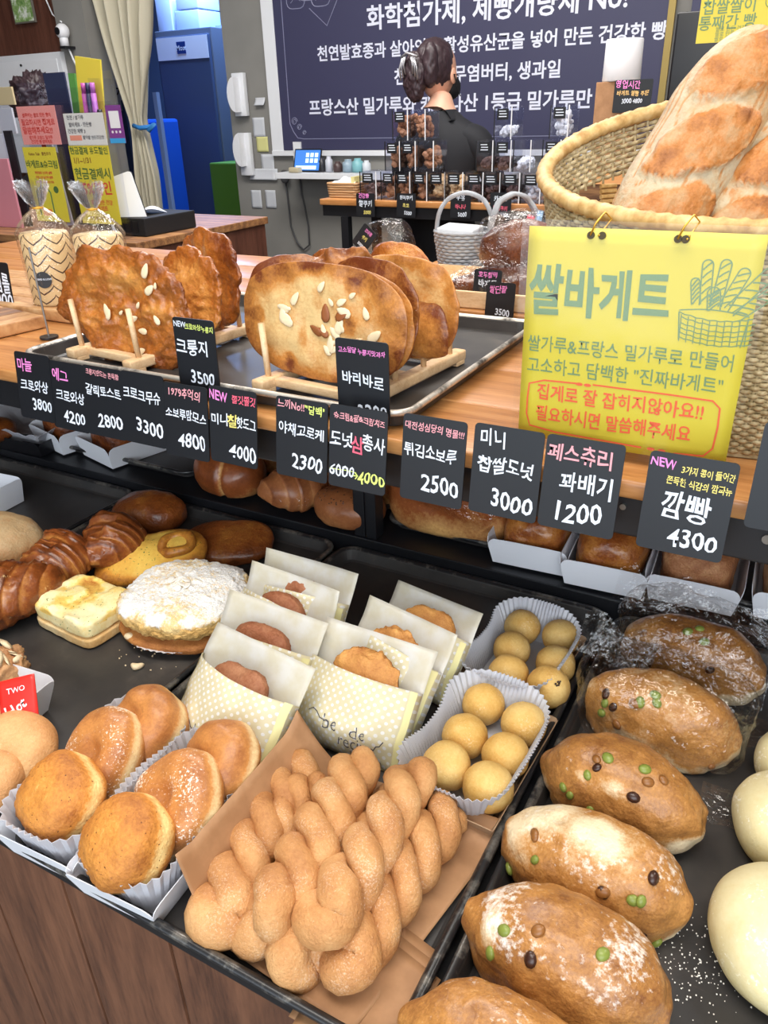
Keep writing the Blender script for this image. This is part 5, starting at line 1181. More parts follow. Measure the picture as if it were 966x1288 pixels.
B = [((0, 0, .96), (.15, .10)), ((0, 0, 1.12), (.125, .09)), ((0, .0, 1.27), (.15, .095)), ((0, 0, zs_-.09), (.165, .095)), ((0, .005, zs_+.0), (.10, .075)), ((-.01, .005, zs_+.06), (.05, .05)), ((-.012, .012, zs_+.12), .045),
     ((-.185, 0, zs_-.055), .060), ((-.235, .03, zs_-.20), .048), ((-.215, .10, zs_-.36), .040), ((-.14, .22, zs_-.42), .034), ((-.11, .27, zs_-.42), .026),
     ((.185, 0, zs_-.055), .060), ((.235, .03, zs_-.20), .048), ((.215, .10, zs_-.36), .040), ((.14, .22, zs_-.42), .034), ((.11, .27, zs_-.42), .026),
     ((-.09, 0, .86), .088), ((-.095, 0, .50), .062), ((-.095, -.01, .10), .042), ((-.095, .10, .05), .038),
     ((.09, 0, .86), .088), ((.095, 0, .50), .062), ((.095, -.01, .10), .042), ((.095, .10, .05), .038)]
E_ = [(0, 1), (1, 2), (2, 3), (3, 4), (4, 5), (5, 6), (3, 7), (7, 8), (8, 9), (9, 10), (10, 11), (3, 12), (12, 13), (13, 14), (14, 15), (15, 16), (0, 17), (17, 18), (18, 19), (19, 20), (0, 21), (21, 22), (22, 23), (23, 24)]
body = skin_body('body', B, E_, SKIN, pe); body.data.materials.append(CLO)
rg = []
for z_, hx_, hy_ in ((.90, .165, .115), (1.02, .150, .105), (1.16, .165, .108), (zs_-.12, .195, .110), (zs_-.05, .200, .100), (zs_-.01, .165, .085), (zs_+.02, .095, .068), (zs_+.045, .058, .056)):
    rg.append([(hx_*math.cos(a_), hy_*math.sin(a_)+.004*math.sin(7*a_+z_*20), z_) for a_ in np.linspace(0, 2*math.pi, 41)[:-1]])
V, F = loft(rg); mk('black_top', V, F, CLO, pe)
for p in body.data.polygons:
    c_ = p.center; p.material_index = 0 if (c_.z > zs_+.045 or (c_.y > .25 and c_.z > 1)) else 1
hd = Vector((-.045, .025, zs_+.185))
P, F, D = blob(.068, .085, .104, 2.1, 3, 4, 3, 0); P -= P.mean(0); P[:, 0] *= 1-.22*np.clip(-P[:, 2]/.11, 0, 1); P[:, 1] += .012*np.clip(-P[:, 2]/.11, 0, 1)
nose = np.exp(-((P[:, 0]/.012)**2+((P[:, 2]+.005)/.025)**2))*(P[:, 1] > 0); P[:, 1] += .018*nose; P += hd
mk('head', P, F, SKIN, pe, bake=np.full(len(P), .4), dust=P[:, 0]*0)
P, F, D = blob(.074, .084, .094, 2.1, 3, 5, 5, .003, 30); P -= P.mean(0); k_ = sstep(.25, .7, P[:, 1]/.09); P[:, 1] = np.where(P[:, 1] > .035, .035+(P[:, 1]-.035)*.35, P[:, 1]); P[:, 2] += .018; P += D*(noise(P*[3, 3, .4], 60, 2)*.002)[:, None]
P += hd+Vector((-.003, -.012, .0)); mk('hair', P, F, HAIR, pe)
P, F, D = blob(.048, .036, .088, 2.1, 3, 5, 9, .005, 40); P -= P.mean(0); P += D*(noise(P*[3, 3, .3], 70, 4)*.003)[:, None]; P += hd+Vector((-.035, -.095, -.02)); mk('hair_bun', P, F, HAIR, pe)
P, F, D = blob(.030, .030, .080, 2.1, 3, 4, 11, .005, 40); P -= P.mean(0); P += hd+Vector((.028, -.078, .015)); mk('hair_strand', P, F, HAIR, pe)
mb = MB(); CL = flat('silver_hair_clip', '#aaa9ad', .3, .6)
for s_ in (-1, 1):
    for k in range(3): mb.tube([hd+Vector((-.035+s_*(.012+.014*k*.6), -.135-.0, .05-.004*k)), hd+Vector((-.035+s_*(.022+.010*k), -.137, .02-.006*k)), hd+Vector((-.035+s_*(.018+.011*k), -.13, -.012-.010*k))], .0036, 6)
mb.tube([hd+Vector((-.075, -.128, .045)), hd+Vector((-.035, -.142, .058)), hd+Vector((.005, -.128, .045))], .005, 6); mb.make('hair_clip', CL, pe, smooth=True)
for s_ in (-1, 1):
    P, F, D = blob(.008, .018, .028, 2.1, 3, 3, 2, .001, 60); P -= P.mean(0); P += hd+Vector((s_*.071, .012, -.02)); mk('ear', P, F, SKIN, pe, bake=np.full(len(P), .45), dust=P[:, 0]*0)
P, F, D = blob(.060, .045, .048, 2.3, 3, 4, 2, 0); P -= P.mean(0); P += hd+Vector((0, .062, -.058)); mk('face_mask', P, F, M['matt_black'], pe)
MB().tube([hd+Vector((.070, .05, -.02)), hd+Vector((.082, .0, -.015)), hd+Vector((.078, .05, -.09))], .0022, 5).make('mask_strap', M['matt_black'], pe)
for s_ in (-1, 1): MB().tube([(s_*.075, -.098, zs_-.16), (s_*.07, -.085, zs_-.06), (s_*.065, -.035, zs_+.018), (s_*.06, .03, zs_+.005)], .012, 6).make('apron_strap', APR, pe, smooth=True)
V, F = grid(24, 14, lambda u, v: ((.17+.035*v)*math.cos(math.pi*(1+.92*u+.04)), (.125+.03*v)*math.sin(math.pi*(1+.92*u+.04)), 1.16-.62*v)); solid(mk('apron', V, F, APR, pe), .003)
MB().tube([(-.03, -.135, 1.10), (-.01, -.15, 1.12), (.0, -.14, 1.10), (.01, -.15, 1.12), (.03, -.135, 1.10)], .005, 6).make('apron_bow', flat('bow_grey', '#3a3a40', .7), pe, smooth=True)
# ------------------------------------------------------------------ wall poster and things on the back wall
YW = 3.88
pa, pb = at(357, 189, Y=YW), at(842, 0, Y=YW); PX0, PX1, PZ0, PZ1 = pa.x, pb.x, pa.z, pb.z+.42; pw, ph = PX1-PX0, PZ1-PZ0
po = thing('menu_poster', 'big dark purple wall poster with white Korean lettering and white border strips', 'poster', ((PX0+PX1)/2, YW, PZ0), (R(90), 0, 0))
PURP = flat('poster_purple', '#3b3b58', .5); PW = flat('poster_white', '#dfe2f2', .5); PG = flat('poster_grey_line', '#8a8ca8', .5)
MB().box(-pw/2, pw/2, 0, ph, -.008, 0).make('sheet', PURP, po)
MB().box(-pw/2-.075, -pw/2+.0, -.01, ph+.02, -.01, .004, .002).make('side_strip', M['white'], po); MB().box(-pw/2-.075, pw/2, -.028, -.002, -.01, .010, .002).make('bottom_bar', M['white'], po)
MB().box(pw/2+.002, pw/2+.03, -.30, ph, -.008, .012).make('gold_strip', flat('gold_edge', '#a08a50', .4, .5), po)
def pline(s, x0, x1, y, mat=PW):
    """x0,x1: photo pixels of the ends of the line at photo height y"""
    a, b = at(x0, y, Y=YW), at(x1, y-(x1-x0)*.06, Y=YW); sz = .1
    text(s, (b.x-a.x)/max(len(s)*.80, 1)*1.0, mat, po, (a.x+b.x)/2-(PX0+PX1)/2, (a.z+b.z)/2-PZ0, .001, off=.022, maxw=b.x-a.x)
pline('화학첨가제, 제빵개량제 No!', 446, 812, 22)
pline('천연발효종과 살아있는 활성유산균을 넣어 만든 건강한 빵', 397, 842, 68)
pline('천연버터, 무염버터, 생과일', 488, 716, 100)
pline('프랑스산 밀가루와 캐나다산 1등급 밀가루만', 387, 748, 142)
mb = MB()
def pp(px, py): q = at(px, py, Y=YW); return Vector((q.x-(PX0+PX1)/2, q.z-PZ0, .001))
b_ = .055
mb.tube([(-pw/2+b_, ph, .001), (-pw/2+b_, .13, .001), (-pw/2+b_+.02, .09, .001), (-pw/2+.10, .06, .001), (-pw/2+.14, b_, .001), (pw/2, b_, .001)], .0022, 4)
for k in range(3):
    cx_, cy_, r_ = -pw/2+.085+.03*k, .085+.028*(2-k), .020-.004*k; mb.tube([(cx_+r_*(1-i/30)*math.cos(i*.5), cy_+r_*(1-i/30)*math.sin(i*.5), .0015) for i in range(22)], .0018, 4)
mb.make('corner_ornament', PG, po)
mb = MB(); c_ = pp(395, 4)
for k in range(4):
    o_ = c_+Vector((-.11+.075*k, .02+.03*(k % 2), 0)); mb.tube([o_+Vector((.055*math.cos(a), .045*math.sin(a)*(1+.2*math.cos(a*2)), 0)) for a in np.linspace(0, 6.28, 20)[:-1]], .0022, 4, closed=True)
    mb.tube([o_+Vector((-.03, -.01, 0)), o_+Vector((.0, .015, 0)), o_+Vector((.03, -.005, 0))], .0018, 4)
mb.tube([c_+Vector((-.03, -.02, 0)), c_+Vector((.07, -.10, 0)), c_+Vector((.14, .01, 0))], .002, 4); mb.make('food_drawing', PG, po)
# second dark board to the right, sign, monitor, roll
q0, q1 = at(846, 120, Y=3.86), at(966, 0, Y=3.86); bd2 = thing('dark_wall_board', 'second dark navy wall board at the right, behind the monitor', 'board', (q0.x+.55, 3.86, 1.35), (R(90), 0, 0)); MB().box(-.52, .9, 0, 1.3, -.008, 0).make('sheet', PURP, bd2)
mo = thing('monitor', 'black monitor seen from behind, above the wicker basket', 'monitor', at(889, 160, Y=2.30), rotz(8)); z0 = mo.location.z
a, b = at(833, 100, Y=2.30), at(945, 100, Y=2.30); hw = (b.x-a.x)/2; MB().box(-hw, hw, -.012, .014, .02, .25, .005).make('screen_back', M['black'], mo, smooth=True); MB().box(-.03, .03, .0, .02, -.12, .03).make('neck', M['black'], mo); MB().box(-.10, .10, -.07, .09, -.13, -.118, .003).make('foot', M['black'], mo)
mc = thing('side_cabinet', 'low cabinet behind the wicker basket carrying the monitor', 'cabinet', (at(870, 200, Y=2.35).x+.1, 2.38, 0)); MB().box(-.42, .5, -.14, .20, 0, z0-.131).make('body', M['walnut'], mc)
MB().box(-.43, .51, -.15, .21, z0-.1305, z0-.13+.0).make('top', M['oak'], mc)
ys = thing('small_yellow_sign', 'small yellow sign with green lettering, top right corner', 'sign', at(926, 52, Y=1.55), (R(88), 0, R(2))); hw = .062
MB().box(-hw, hw, 0, .125, -.001, 0).make('paper', YEL, ys); text('찹쌀쌀이', .022, GRN, ys, -.018, .048, .0006, off=.01); text('통째간 빵', .022, GRN, ys, -.018, .020+.006, .0006, off=.01)
for k in range(3): text('쌀로 만든 건강한 빵이', .0075, GRN, ys, 0, .018-.007*k, .0006)
MB().tube([(.046+.012*math.cos(a_), .052+.010*math.sin(a_), .0008) for a_ in np.linspace(0, 6.28, 16)[:-1]], .0006, 4, closed=True).make('bun_drawing', GRN, ys)
MB().tube([(-hw+.01, .12, 0), (-hw+.01, .5, .0)], .0008, 4).make('hanging_line', M['lam'], ys); MB().tube([(hw-.01, .12, 0), (hw-.01, .5, .0)], .0008, 4).make('hanging_line', M['lam'], ys)
p = at(772, 128, Y=2.75); cb = thing('brown_carton', 'brown cardboard carton under the paper roll', 'box', (p.x, 2.80, ZJ+.0005)); hz_ = at(772, 103, Y=2.75).z-ZJ; MB().box(-.06, .06, -.05, .05, 0, hz_, .002).make('carton', M['kraft'], cb)
pr_ = thing('paper_towel_roll', 'white paper towel roll standing on the brown carton', 'paper roll', (at(781, 103, Y=2.80).x, 2.80, ZJ+hz_+.001)); MB().rev([(.015, 0), (.056, 0), (.058, .003), (.056, .112), (.054, .115), (.015, .115), (.015, 0)], 32).make('roll', M['white'], pr_, smooth=True)
card(774, 101, 2.742, [('영업시간', .2, 'p', .35, .15), ('바게트 쌀빵 주문', .13, 'o', .5, .42), ('3000 4800', .14, 'w', .5, .65)], 'black card with pink and orange lines in front of the brown carton', .115, .09, 3, group='black price cards on the jar shelf', holder=False, name='shelf_card')
# ledge, tablet, bottles under the poster
lz = at(375, 216, Y=3.75).z
lg = thing('wall_ledge', 'white ledge on the grey wall under the dark poster', 'ledge', (at(440, 216, Y=3.8).x, 3.8, lz)); w0, w1 = at(348, 216, Y=3.7).x-lg.location.x, .9
MB().box(w0, w1, -.12, .095, -.03, -.002, .002).make('ledge_board', M['white'], lg)
MB().box(w0, w0+.05, .07, .095, -.0018, .14).make('upright', M['white'], lg)
tb = thing('tablet_screen', 'small tablet with a glowing blue screen on the white ledge', 'tablet', at(385, 215, Y=3.74)+Vector((0, 0, .004)), (R(72), 0, R(0))); tb.location.z = lz+.001
MB().box(-.085, .085, 0, .115, -.006, 0, .002).make('case', M['black'], tb)
em = NT('screen_glow'); em.set(Base_Color='#1f3f7a', Emission_Color='#4a86d8', Emission_Strength=.9, Roughness=.2); MB().box(-.078, .078, .007, .108, .0002, .0008).make('display', em.m, tb)
em2 = NT('screen_icons'); em2.set(Base_Color='#b9d4f5', Emission_Color='#b9d4f5', Emission_Strength=.9); mb = MB()
for i in range(3):
    for j in range(2): mb.box(-.01+.028*i, .010+.028*i, .045+.028*j, .066+.028*j, .001, .0014)
mb.box(-.07, .06, .012, .030, .001, .0014).make('icons', em2.m, tb)
for i, (px, h_, r_, c_, nm, lb) in enumerate([(404, .07, .018, '#33343c', 'dark_bottle', 'dark little bottle right of the tablet'), (413, .075, .02, '#c7cbd6', 'white_bottle', 'pale bottle beside the dark one on the ledge'), (424, .05, .025, '#4c3b3a', 'brown_jar', 'brown lidded jar on the ledge'), (437, .06, .03, '#93a9b8', 'glass_cup', 'bluish cup on the ledge'), (449, .065, .03, '#7fb8bf', 'teal_cup', 'teal cup on the ledge next to the person'), (460, .055, .022, '#d0d6dc', 'white_cup', 'white cup on the ledge by the shoulder')]):
    t = thing(nm, lb, nm.split('_')[1], (at(px, 214, Y=3.76).x, 3.77, lz)); MB().rev([(0, 0), (r_, 0), (r_, h_*.75), (r_*.6, h_*.85), (r_*.6, h_), (0, h_)], 16).make('body', flat(nm, c_, .35), t, smooth=True)
mt2 = thing('mint_tin', 'beige little tin at the left of the ledge', 'tin', (at(372, 220, Y=3.70).x, 3.70, lz)); MB().box(-.03, .03, -.02, .02, 0, .025, .004).make('tin', flat('beige_tin', '#cbbfa0', .5), mt2, smooth=True)
# cord
p0 = at(352, 218, Y=3.88); cd = thing('hanging_cord', 'grey cord looping down the wall from the ledge', 'cord', p0)
pts = [at(x, y, Y=3.885)-p0 for x, y in ((358, 222), (362, 250), (366, 285), (374, 305), (382, 314), (389, 308), (388, 285), (384, 262), (380, 245), (378, 228), (376, 216))]
MB().tube(pts, .005, 6).make('cord', flat('cord_grey', '#4a4a4c', .6), cd, smooth=True); P, F, D = blob(.028, .015, .035, 2.5, 3, 3, 1, 0); P -= P.mean(0); mk('plug', P+(at(358, 222, Y=3.865)-p0), F, bpy.data.materials['cord_grey'], cd)
# notes and dispensers on the wall
def note(px0, py0, px1, py1, nm, lb, cat, mat, d=.006, g=None, curl=.0):
    a, b = at(px0, py0, Y=3.895), at(px1, py1, Y=3.895); t = thing(nm, lb, cat, ((a.x+b.x)/2, 3.896, b.z), (R(90), 0, 0), g); w_, h_ = b.x-a.x, a.z-b.z
    V, F = grid(6, 8, lambda u, v: ((u-.5)*w_, v*h_, .001+curl*(1-v)**2)); solid(mk('sheet', V, F, mat, t), .001); return t
WP = flat('note_paper', '#c9ccd2', .7); YN = flat('yellow_note_paper', '#d5d28e', .7); g = 'paper notes on the grey wall'
note(321, 123, 334, 132, 'wall_note', 'smallest curled white note, highest on the grey wall', 'note', WP, g=g, curl=.02)
note(317, 148, 334, 172, 'wall_note', 'white note above the yellow one on the grey wall', 'note', WP, g=g)
note(322, 172, 338, 191, 'wall_note', 'yellow sticky note on the grey wall', 'note', YN, g=g)
note(328, 194, 346, 221, 'wall_note', 'white note just below the yellow one', 'note', WP, g=g)
note(315, 212, 350, 226, 'wall_note', 'wide white note folded at the corner of the ledge', 'note', WP, g=g, curl=.015)
note(315, 239, 330, 262, 'wall_note', 'lower left white note below the ledge', 'note', WP, g=g)
note(333, 239, 348, 262, 'wall_note', 'lower right white note below the ledge', 'note', WP, g=g)
for k, (x, y, lb) in enumerate([(298, 118, 'upper white curved cup dispenser on the pillar edge'), (305, 187, 'lower white curved cup dispenser on the pillar edge')]):
    p = at(x, y, Y=3.86); t = thing('white_dispenser', lb, 'dispenser', (p.x, 3.895, p.z-.09), (0, 0, 0), 'white dispensers on the wall')
    pr2 = [(.05*math.cos(a_)*1.0, .085+.085*math.sin(a_)) for a_ in np.linspace(R(90), R(270), 14)]; mb = MB(); V = [(x_+.02, y_, z_) for y_ in (-.085, -.003) for x_, z_ in pr2]; n = 14
    mb.add(V, [tuple(range(n)), tuple(range(2*n-1, n-1, -1))]+[(i, i+n, (i+1) % n+n, (i+1) % n) for i in range(n)]); mb.make('shell', M['offwhite'], t)
    MB().box(-.028, .05, -.035, -.003, -.05 if k else -.02, .19 if not k else .17, .004).make('back_plate', M['white'], t, smooth=True)
# ------------------------------------------------------------------ kitchen doorway
YF = 4.9; a, b = at(193, 60, Y=YF), at(264, 60, Y=YF); fx0, fx1 = a.x, b.x; fz = at(228, 36, Y=YF).z
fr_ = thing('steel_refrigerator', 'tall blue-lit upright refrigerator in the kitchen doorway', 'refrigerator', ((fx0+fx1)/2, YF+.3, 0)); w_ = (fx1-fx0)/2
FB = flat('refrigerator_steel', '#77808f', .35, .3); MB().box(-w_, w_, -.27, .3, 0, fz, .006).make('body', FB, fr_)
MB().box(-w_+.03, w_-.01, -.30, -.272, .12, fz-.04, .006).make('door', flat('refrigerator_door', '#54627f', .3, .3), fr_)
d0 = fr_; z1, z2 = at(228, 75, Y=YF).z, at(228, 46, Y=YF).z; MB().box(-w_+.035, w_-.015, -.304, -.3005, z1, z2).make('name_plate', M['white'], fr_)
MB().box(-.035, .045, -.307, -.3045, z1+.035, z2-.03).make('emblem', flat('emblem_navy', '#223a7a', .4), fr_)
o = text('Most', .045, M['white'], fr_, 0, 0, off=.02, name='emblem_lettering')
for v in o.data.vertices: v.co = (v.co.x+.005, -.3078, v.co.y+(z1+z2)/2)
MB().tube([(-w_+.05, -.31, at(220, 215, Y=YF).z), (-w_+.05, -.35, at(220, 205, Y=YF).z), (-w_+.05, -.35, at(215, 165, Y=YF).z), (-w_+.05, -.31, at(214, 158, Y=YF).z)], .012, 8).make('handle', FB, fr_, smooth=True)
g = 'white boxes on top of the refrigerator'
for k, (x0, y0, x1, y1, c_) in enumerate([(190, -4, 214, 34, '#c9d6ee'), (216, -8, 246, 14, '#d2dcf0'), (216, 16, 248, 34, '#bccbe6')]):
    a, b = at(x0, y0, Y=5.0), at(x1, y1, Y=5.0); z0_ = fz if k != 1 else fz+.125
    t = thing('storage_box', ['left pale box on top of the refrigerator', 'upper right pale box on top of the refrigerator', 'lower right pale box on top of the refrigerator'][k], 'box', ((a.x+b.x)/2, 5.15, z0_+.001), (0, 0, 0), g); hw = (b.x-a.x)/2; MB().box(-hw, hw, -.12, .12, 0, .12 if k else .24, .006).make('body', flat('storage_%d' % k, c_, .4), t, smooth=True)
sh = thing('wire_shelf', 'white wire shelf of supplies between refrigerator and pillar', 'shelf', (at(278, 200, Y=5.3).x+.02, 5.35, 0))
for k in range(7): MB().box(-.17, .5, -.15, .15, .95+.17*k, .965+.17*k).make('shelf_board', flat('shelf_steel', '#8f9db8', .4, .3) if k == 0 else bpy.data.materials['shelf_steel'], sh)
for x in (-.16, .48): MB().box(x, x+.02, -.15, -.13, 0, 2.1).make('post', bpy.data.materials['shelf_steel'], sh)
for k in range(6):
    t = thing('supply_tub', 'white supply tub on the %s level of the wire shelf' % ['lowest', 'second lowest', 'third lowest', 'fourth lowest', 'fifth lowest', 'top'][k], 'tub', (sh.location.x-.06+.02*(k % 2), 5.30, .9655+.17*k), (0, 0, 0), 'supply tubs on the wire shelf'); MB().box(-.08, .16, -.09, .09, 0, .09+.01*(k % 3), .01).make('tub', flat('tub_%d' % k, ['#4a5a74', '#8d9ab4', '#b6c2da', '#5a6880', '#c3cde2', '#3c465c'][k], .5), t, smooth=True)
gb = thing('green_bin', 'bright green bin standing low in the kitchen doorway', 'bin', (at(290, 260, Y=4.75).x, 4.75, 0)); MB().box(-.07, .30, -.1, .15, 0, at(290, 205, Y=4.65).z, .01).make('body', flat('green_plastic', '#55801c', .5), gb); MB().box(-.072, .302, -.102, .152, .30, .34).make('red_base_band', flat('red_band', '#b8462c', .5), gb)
# curtain, wrapped stack, door frame edge
def px_sheet(name, mat, parent, rows_, Y, nu, folds, amp, c):
    V = []; m = len(rows_)
    ys_ = np.linspace(0, m-1, 26)
    for q in ys_:
        i = min(int(q), m-2); f_ = q-i; l0 = at(rows_[i][1], rows_[i][0], Y=Y); l1 = at(rows_[i+1][1], rows_[i+1][0], Y=Y); r0 = at(rows_[i][2], rows_[i][0], Y=Y); r1_ = at(rows_[i+1][2], rows_[i+1][0], Y=Y)
        L_ = l0.lerp(l1, f_); R_ = r0.lerp(r1_, f_); L_.z = R_.z = (L_.z+R_.z)/2
        for k in range(nu):
            u = k/(nu-1); w2 = (R_.x-L_.x); p = L_.lerp(R_, u); p.y += amp*math.sin(u*folds*6.283+.6*math.sin(q))*(.4+min(1, w2*3)) + amp*.3*math.sin(u*folds*15); V.append(tuple(p-c))
    F = [(j*nu+i, j*nu+i+1, (j+1)*nu+i+1, (j+1)*nu+i) for j in range(25) for i in range(nu-1)]
    return solid(mk(name, V, F, mat, parent), .002)
cc = at(175, 160, Y=3.45); cu = thing('cream_curtain', 'cream curtain gathered by a blue tie beside the kitchen doorway', 'curtain', cc)
CUR = NT('cream_cloth'); CUR.set(Base_Color='#c3bca6', Roughness=.85); CUR.bump(CUR.noise(90, 3), .2, .001)
px_sheet('cloth', CUR.m, cu, [(-70, 92, 198), (0, 117, 190), (60, 135, 188), (110, 152, 184), (150, 165, 182), (170, 168, 186), (220, 172, 198), (275, 180, 204)], 3.45, 70, 5, .035, cc)
MB().tube([at(168, 158, Y=3.40)-cc, at(176, 161, Y=3.39)-cc, at(186, 160, Y=3.41)-cc, at(194, 156, Y=3.42)-cc, at(186, 165, Y=3.40)-cc], .012, 6).make('tie', flat('blue_tie', '#2f7ec4', .6), cu, smooth=True)
bl = thing('blue_wrapped_stack', 'deep blue plastic wrapped stack behind the curtain', 'stack', at(190, 290, Y=4.3)); bl.location.z = 0
MB().box(-.50, .03, 0, .4, 0, at(190, 150, Y=4.3).z, .02).make('wrap', flat('blue_plastic', '#1f55b8', .35, 0, .5, 8), bl); 
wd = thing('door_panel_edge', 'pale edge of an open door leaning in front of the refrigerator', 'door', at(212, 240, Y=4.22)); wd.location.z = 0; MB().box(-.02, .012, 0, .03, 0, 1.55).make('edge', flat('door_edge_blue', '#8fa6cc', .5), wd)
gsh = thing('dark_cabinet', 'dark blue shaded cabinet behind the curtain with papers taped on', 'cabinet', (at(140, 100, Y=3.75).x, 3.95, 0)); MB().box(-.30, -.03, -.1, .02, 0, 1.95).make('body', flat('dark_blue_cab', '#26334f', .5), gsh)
for k, (x, y, w2, h2, c_, s_) in enumerate([(146, 112, .14, .12, '#8c8d92', '바게'), (143, 128, .12, .1, '#77787c', ''), (180, 175, .09, .16, '#aab4c6', ''), (184, 205, .07, .12, '#cfc45a', '')]):
    p = at(x, y, Y=(3.845 if k < 2 else 4.295)); t = thing('taped_paper', ['grey paper with black lettering behind the curtain', 'plain grey paper under the lettered one behind the curtain', 'pale crumpled paper right of the curtain', 'yellow printed paper right of the curtain'][k], 'paper', p, (R(90), 0, 0), 'papers near the curtain'); MB().box(-w2/2, w2/2, -h2/2, h2/2, 0, .002).make('sheet', flat('taped_%d' % k, c_, .6), t)
    if s_: text(s_, .06, M['matt_black'], t, 0, -.02, .003, off=.03)
# brown wall fittings
Yb = 3.39
a, b = at(15, 0, Y=Yb), at(47, 28, Y=Yb); pc = thing('wall_picture', 'framed green leafy picture on the brown wall', 'picture', ((a.x+b.x)/2, Yb, b.z), (R(90), 0, 0)); w_ = (b.x-a.x)/2
MB().box(-w_, w_, 0, .22, 0, .012, .002).make('frame', flat('picture_frame_grey', '#6f6a62', .5), pc); gp = NT('leaf_print'); gp.set(Base_Color=gp.ramp(gp.noise(22, 4, .7), [(.35, '#4f7d3a'), (.5, '#8fae6a'), (.62, '#e8ece4')]), Roughness=.5); MB().box(-w_+.008, w_-.008, .008, .212, .0122, .0135).make('print', gp.m, pc)
p = at(80, 58, Y=3.30); cc_ = thing('security_camera', 'white round security camera on the brown wall', 'camera', (p.x, 3.34, p.z)); MB().cyl((0, -.03, -.0), .022, .045, 20).make('base', M['offwhite'], cc_, smooth=True)
P, F, D = blob(.034, .034, .036, 2.1, 3, 4, 1, 0); P -= P.mean(0); mk('ball', P+[0, -.03, .065], F, M['offwhite'], cc_); MB().cyl((0, -.0655, .065), .017, .003, 18, ax='y').make('lens', M['black'], cc_); MB().box(-.02, .02, -.05, .018, -.012, 0).make('bracket', M['iron'], cc_)
cp = cc_.location; MB().tube([Vector((0, -.01, -.01)), Vector((.02, -.01, -.06)), Vector((.03, .0, -.10)), Vector((.035, 0, -.14))], .005, 6).make('cable', M['offwhite'], cc_, smooth=True); MB().tube([at(78, 28, Y=3.36)-cp, at(66, 18, Y=3.38)-cp, at(58, 0, Y=3.385)-cp, at(57, -30, Y=3.385)-cp], .004, 6).make('wire', M['offwhite'], cc_, smooth=True)
a, b = at(-40, 75, Y=3.35), at(88, 116, Y=3.35); wb = thing('white_wall_cabinet', 'white panelled cabinet on the brown wall behind the folders', 'cabinet', ((a.x+b.x)/2, 3.36, b.z)); w_, h_ = (b.x-a.x)/2, a.z-b.z
MB().box(-w_, w_, -.03, .03, -.4, h_, .003).make('body', M['white'], wb); MB().box(-w_+.12, w_-.03, -.034, -.0305, -.2, h_-.03).make('panel', M['offwhite'], wb); MB().cyl((w_*.2, -.04, h_-.05), .006, .006, 10, ax='y').make('knob', M['iron'], wb)
# ------------------------------------------------------------------ till counter with signs
YS = 1.88; tc = thing('till_counter', 'dark wooden till counter at the left under the coloured signs', 'counter', (at(90, 300, Y=2.1).x, 2.12, 0)); ztc = at(100, 296, Y=YS).z; X0 = -.95; X1 = at(222, 300, Y=2.0).x-tc.location.x
MB().box(X0, X1, -.30, .36, 0, ztc-.025).make('body', M['brownwall'], tc); MB().box(X0-.01, X1+.01, -.31, .37, ztc-.0245, ztc, .003).make('top', M['walnut'], tc)
SG = thing('sign_holder', 'clear acrylic holder carrying the pink, white and yellow signs', 'sign holder', (at(90, 280, Y=YS).x, YS, ztc+.001), (0, 0, 0))
bx0, bx1 = at(22, 270, Y=YS), at(156, 270, Y=YS); hw = (bx1.x-bx0.x)/2; ht = at(60, 130, Y=YS).z-ztc
MB().box(-hw-.01, hw+.0, .012, .016, 0, ht, .001).make('panel', M['acrylic'], SG); MB().box(-hw, hw, -.03, .06, 0, .006, .001).make('foot', M['acrylic'], SG)
def scard(x0, y0, x1, y1, nm, lb, mat, lines, yo=0., roll=0):
    a, b = at(x0, y0, Y=YS), at(x1, y1, Y=YS); cx_ = (a.x+b.x)/2; w_ = (b.x-a.x); m0 = at((x0+x1)/2, y0, Y=YS).z; m1 = at((x0+x1)/2, y1, Y=YS).z; h_ = m0-m1
    t = thing(nm, lb, 'sign', (cx_, YS+yo, m1), (R(90), 0, 0), 'signs on the acrylic holder'); MB().box(-w_/2, w_/2, 0, h_, 0, .001).make('card', mat, t); MB().box(-w_/2-.003, w_/2+.003, -.003, h_+.003, .0012, .0018).make('laminate', M['lam'], t)
    for s, sz, m_, x, y in lines: text(s, sz*w_, m_, t, (x-.5)*w_, (1-y)*h_, .0021, off=.02, warp=.05, maxw=w_*.94)
    return t, w_, h_
PK = flat('pink_card', '#f2a4a4', .5); PU = flat('purple_card', '#8a4aa0', .5); RD = flat('red_print', '#d4423a', .6); GY = flat('grey_print', '#6a6a70', .6); BRN = flat('brown_print', '#8a5a2e', .6); GN2 = flat('dark_green_print', '#4c6a3a', .6)
scard(20, 133, 78, 182, 'pink_notice', 'pink notice card with red lettering', PK, [('쌀쿠키는 쌀로 만든 빵이', .075, RD, .5, .24), ('필요하시면 집게로', .115, RD, .5, .43), ('말씀해주세요!!', .13, RD, .45, .64), ('쌀가루 프랑스 밀가루', .07, RD, .5, .82), ('건강한 빵 쌀바게트', .07, RD, .5, .93)])
t, w_, h_ = scard(79, 142, 136, 183, 'white_notice', 'white notice card with faint lettering', M['offwhite'], [('천연 / 쌀가루', .08, GY, .3, .14), ('쌀바게트 - 만든빵', .08, GY, .4, .36), ('건강한 제빵 3', .08, GY, .28, .56), ('쌀이쌀 만든건강한', .07, GY, .68, .76)])
MB().box(-w_*.42, -w_*.12, h_*.16, h_*.32, .001, .0022).make('salmon_block', flat('salmon', '#e0907a', .6), t)
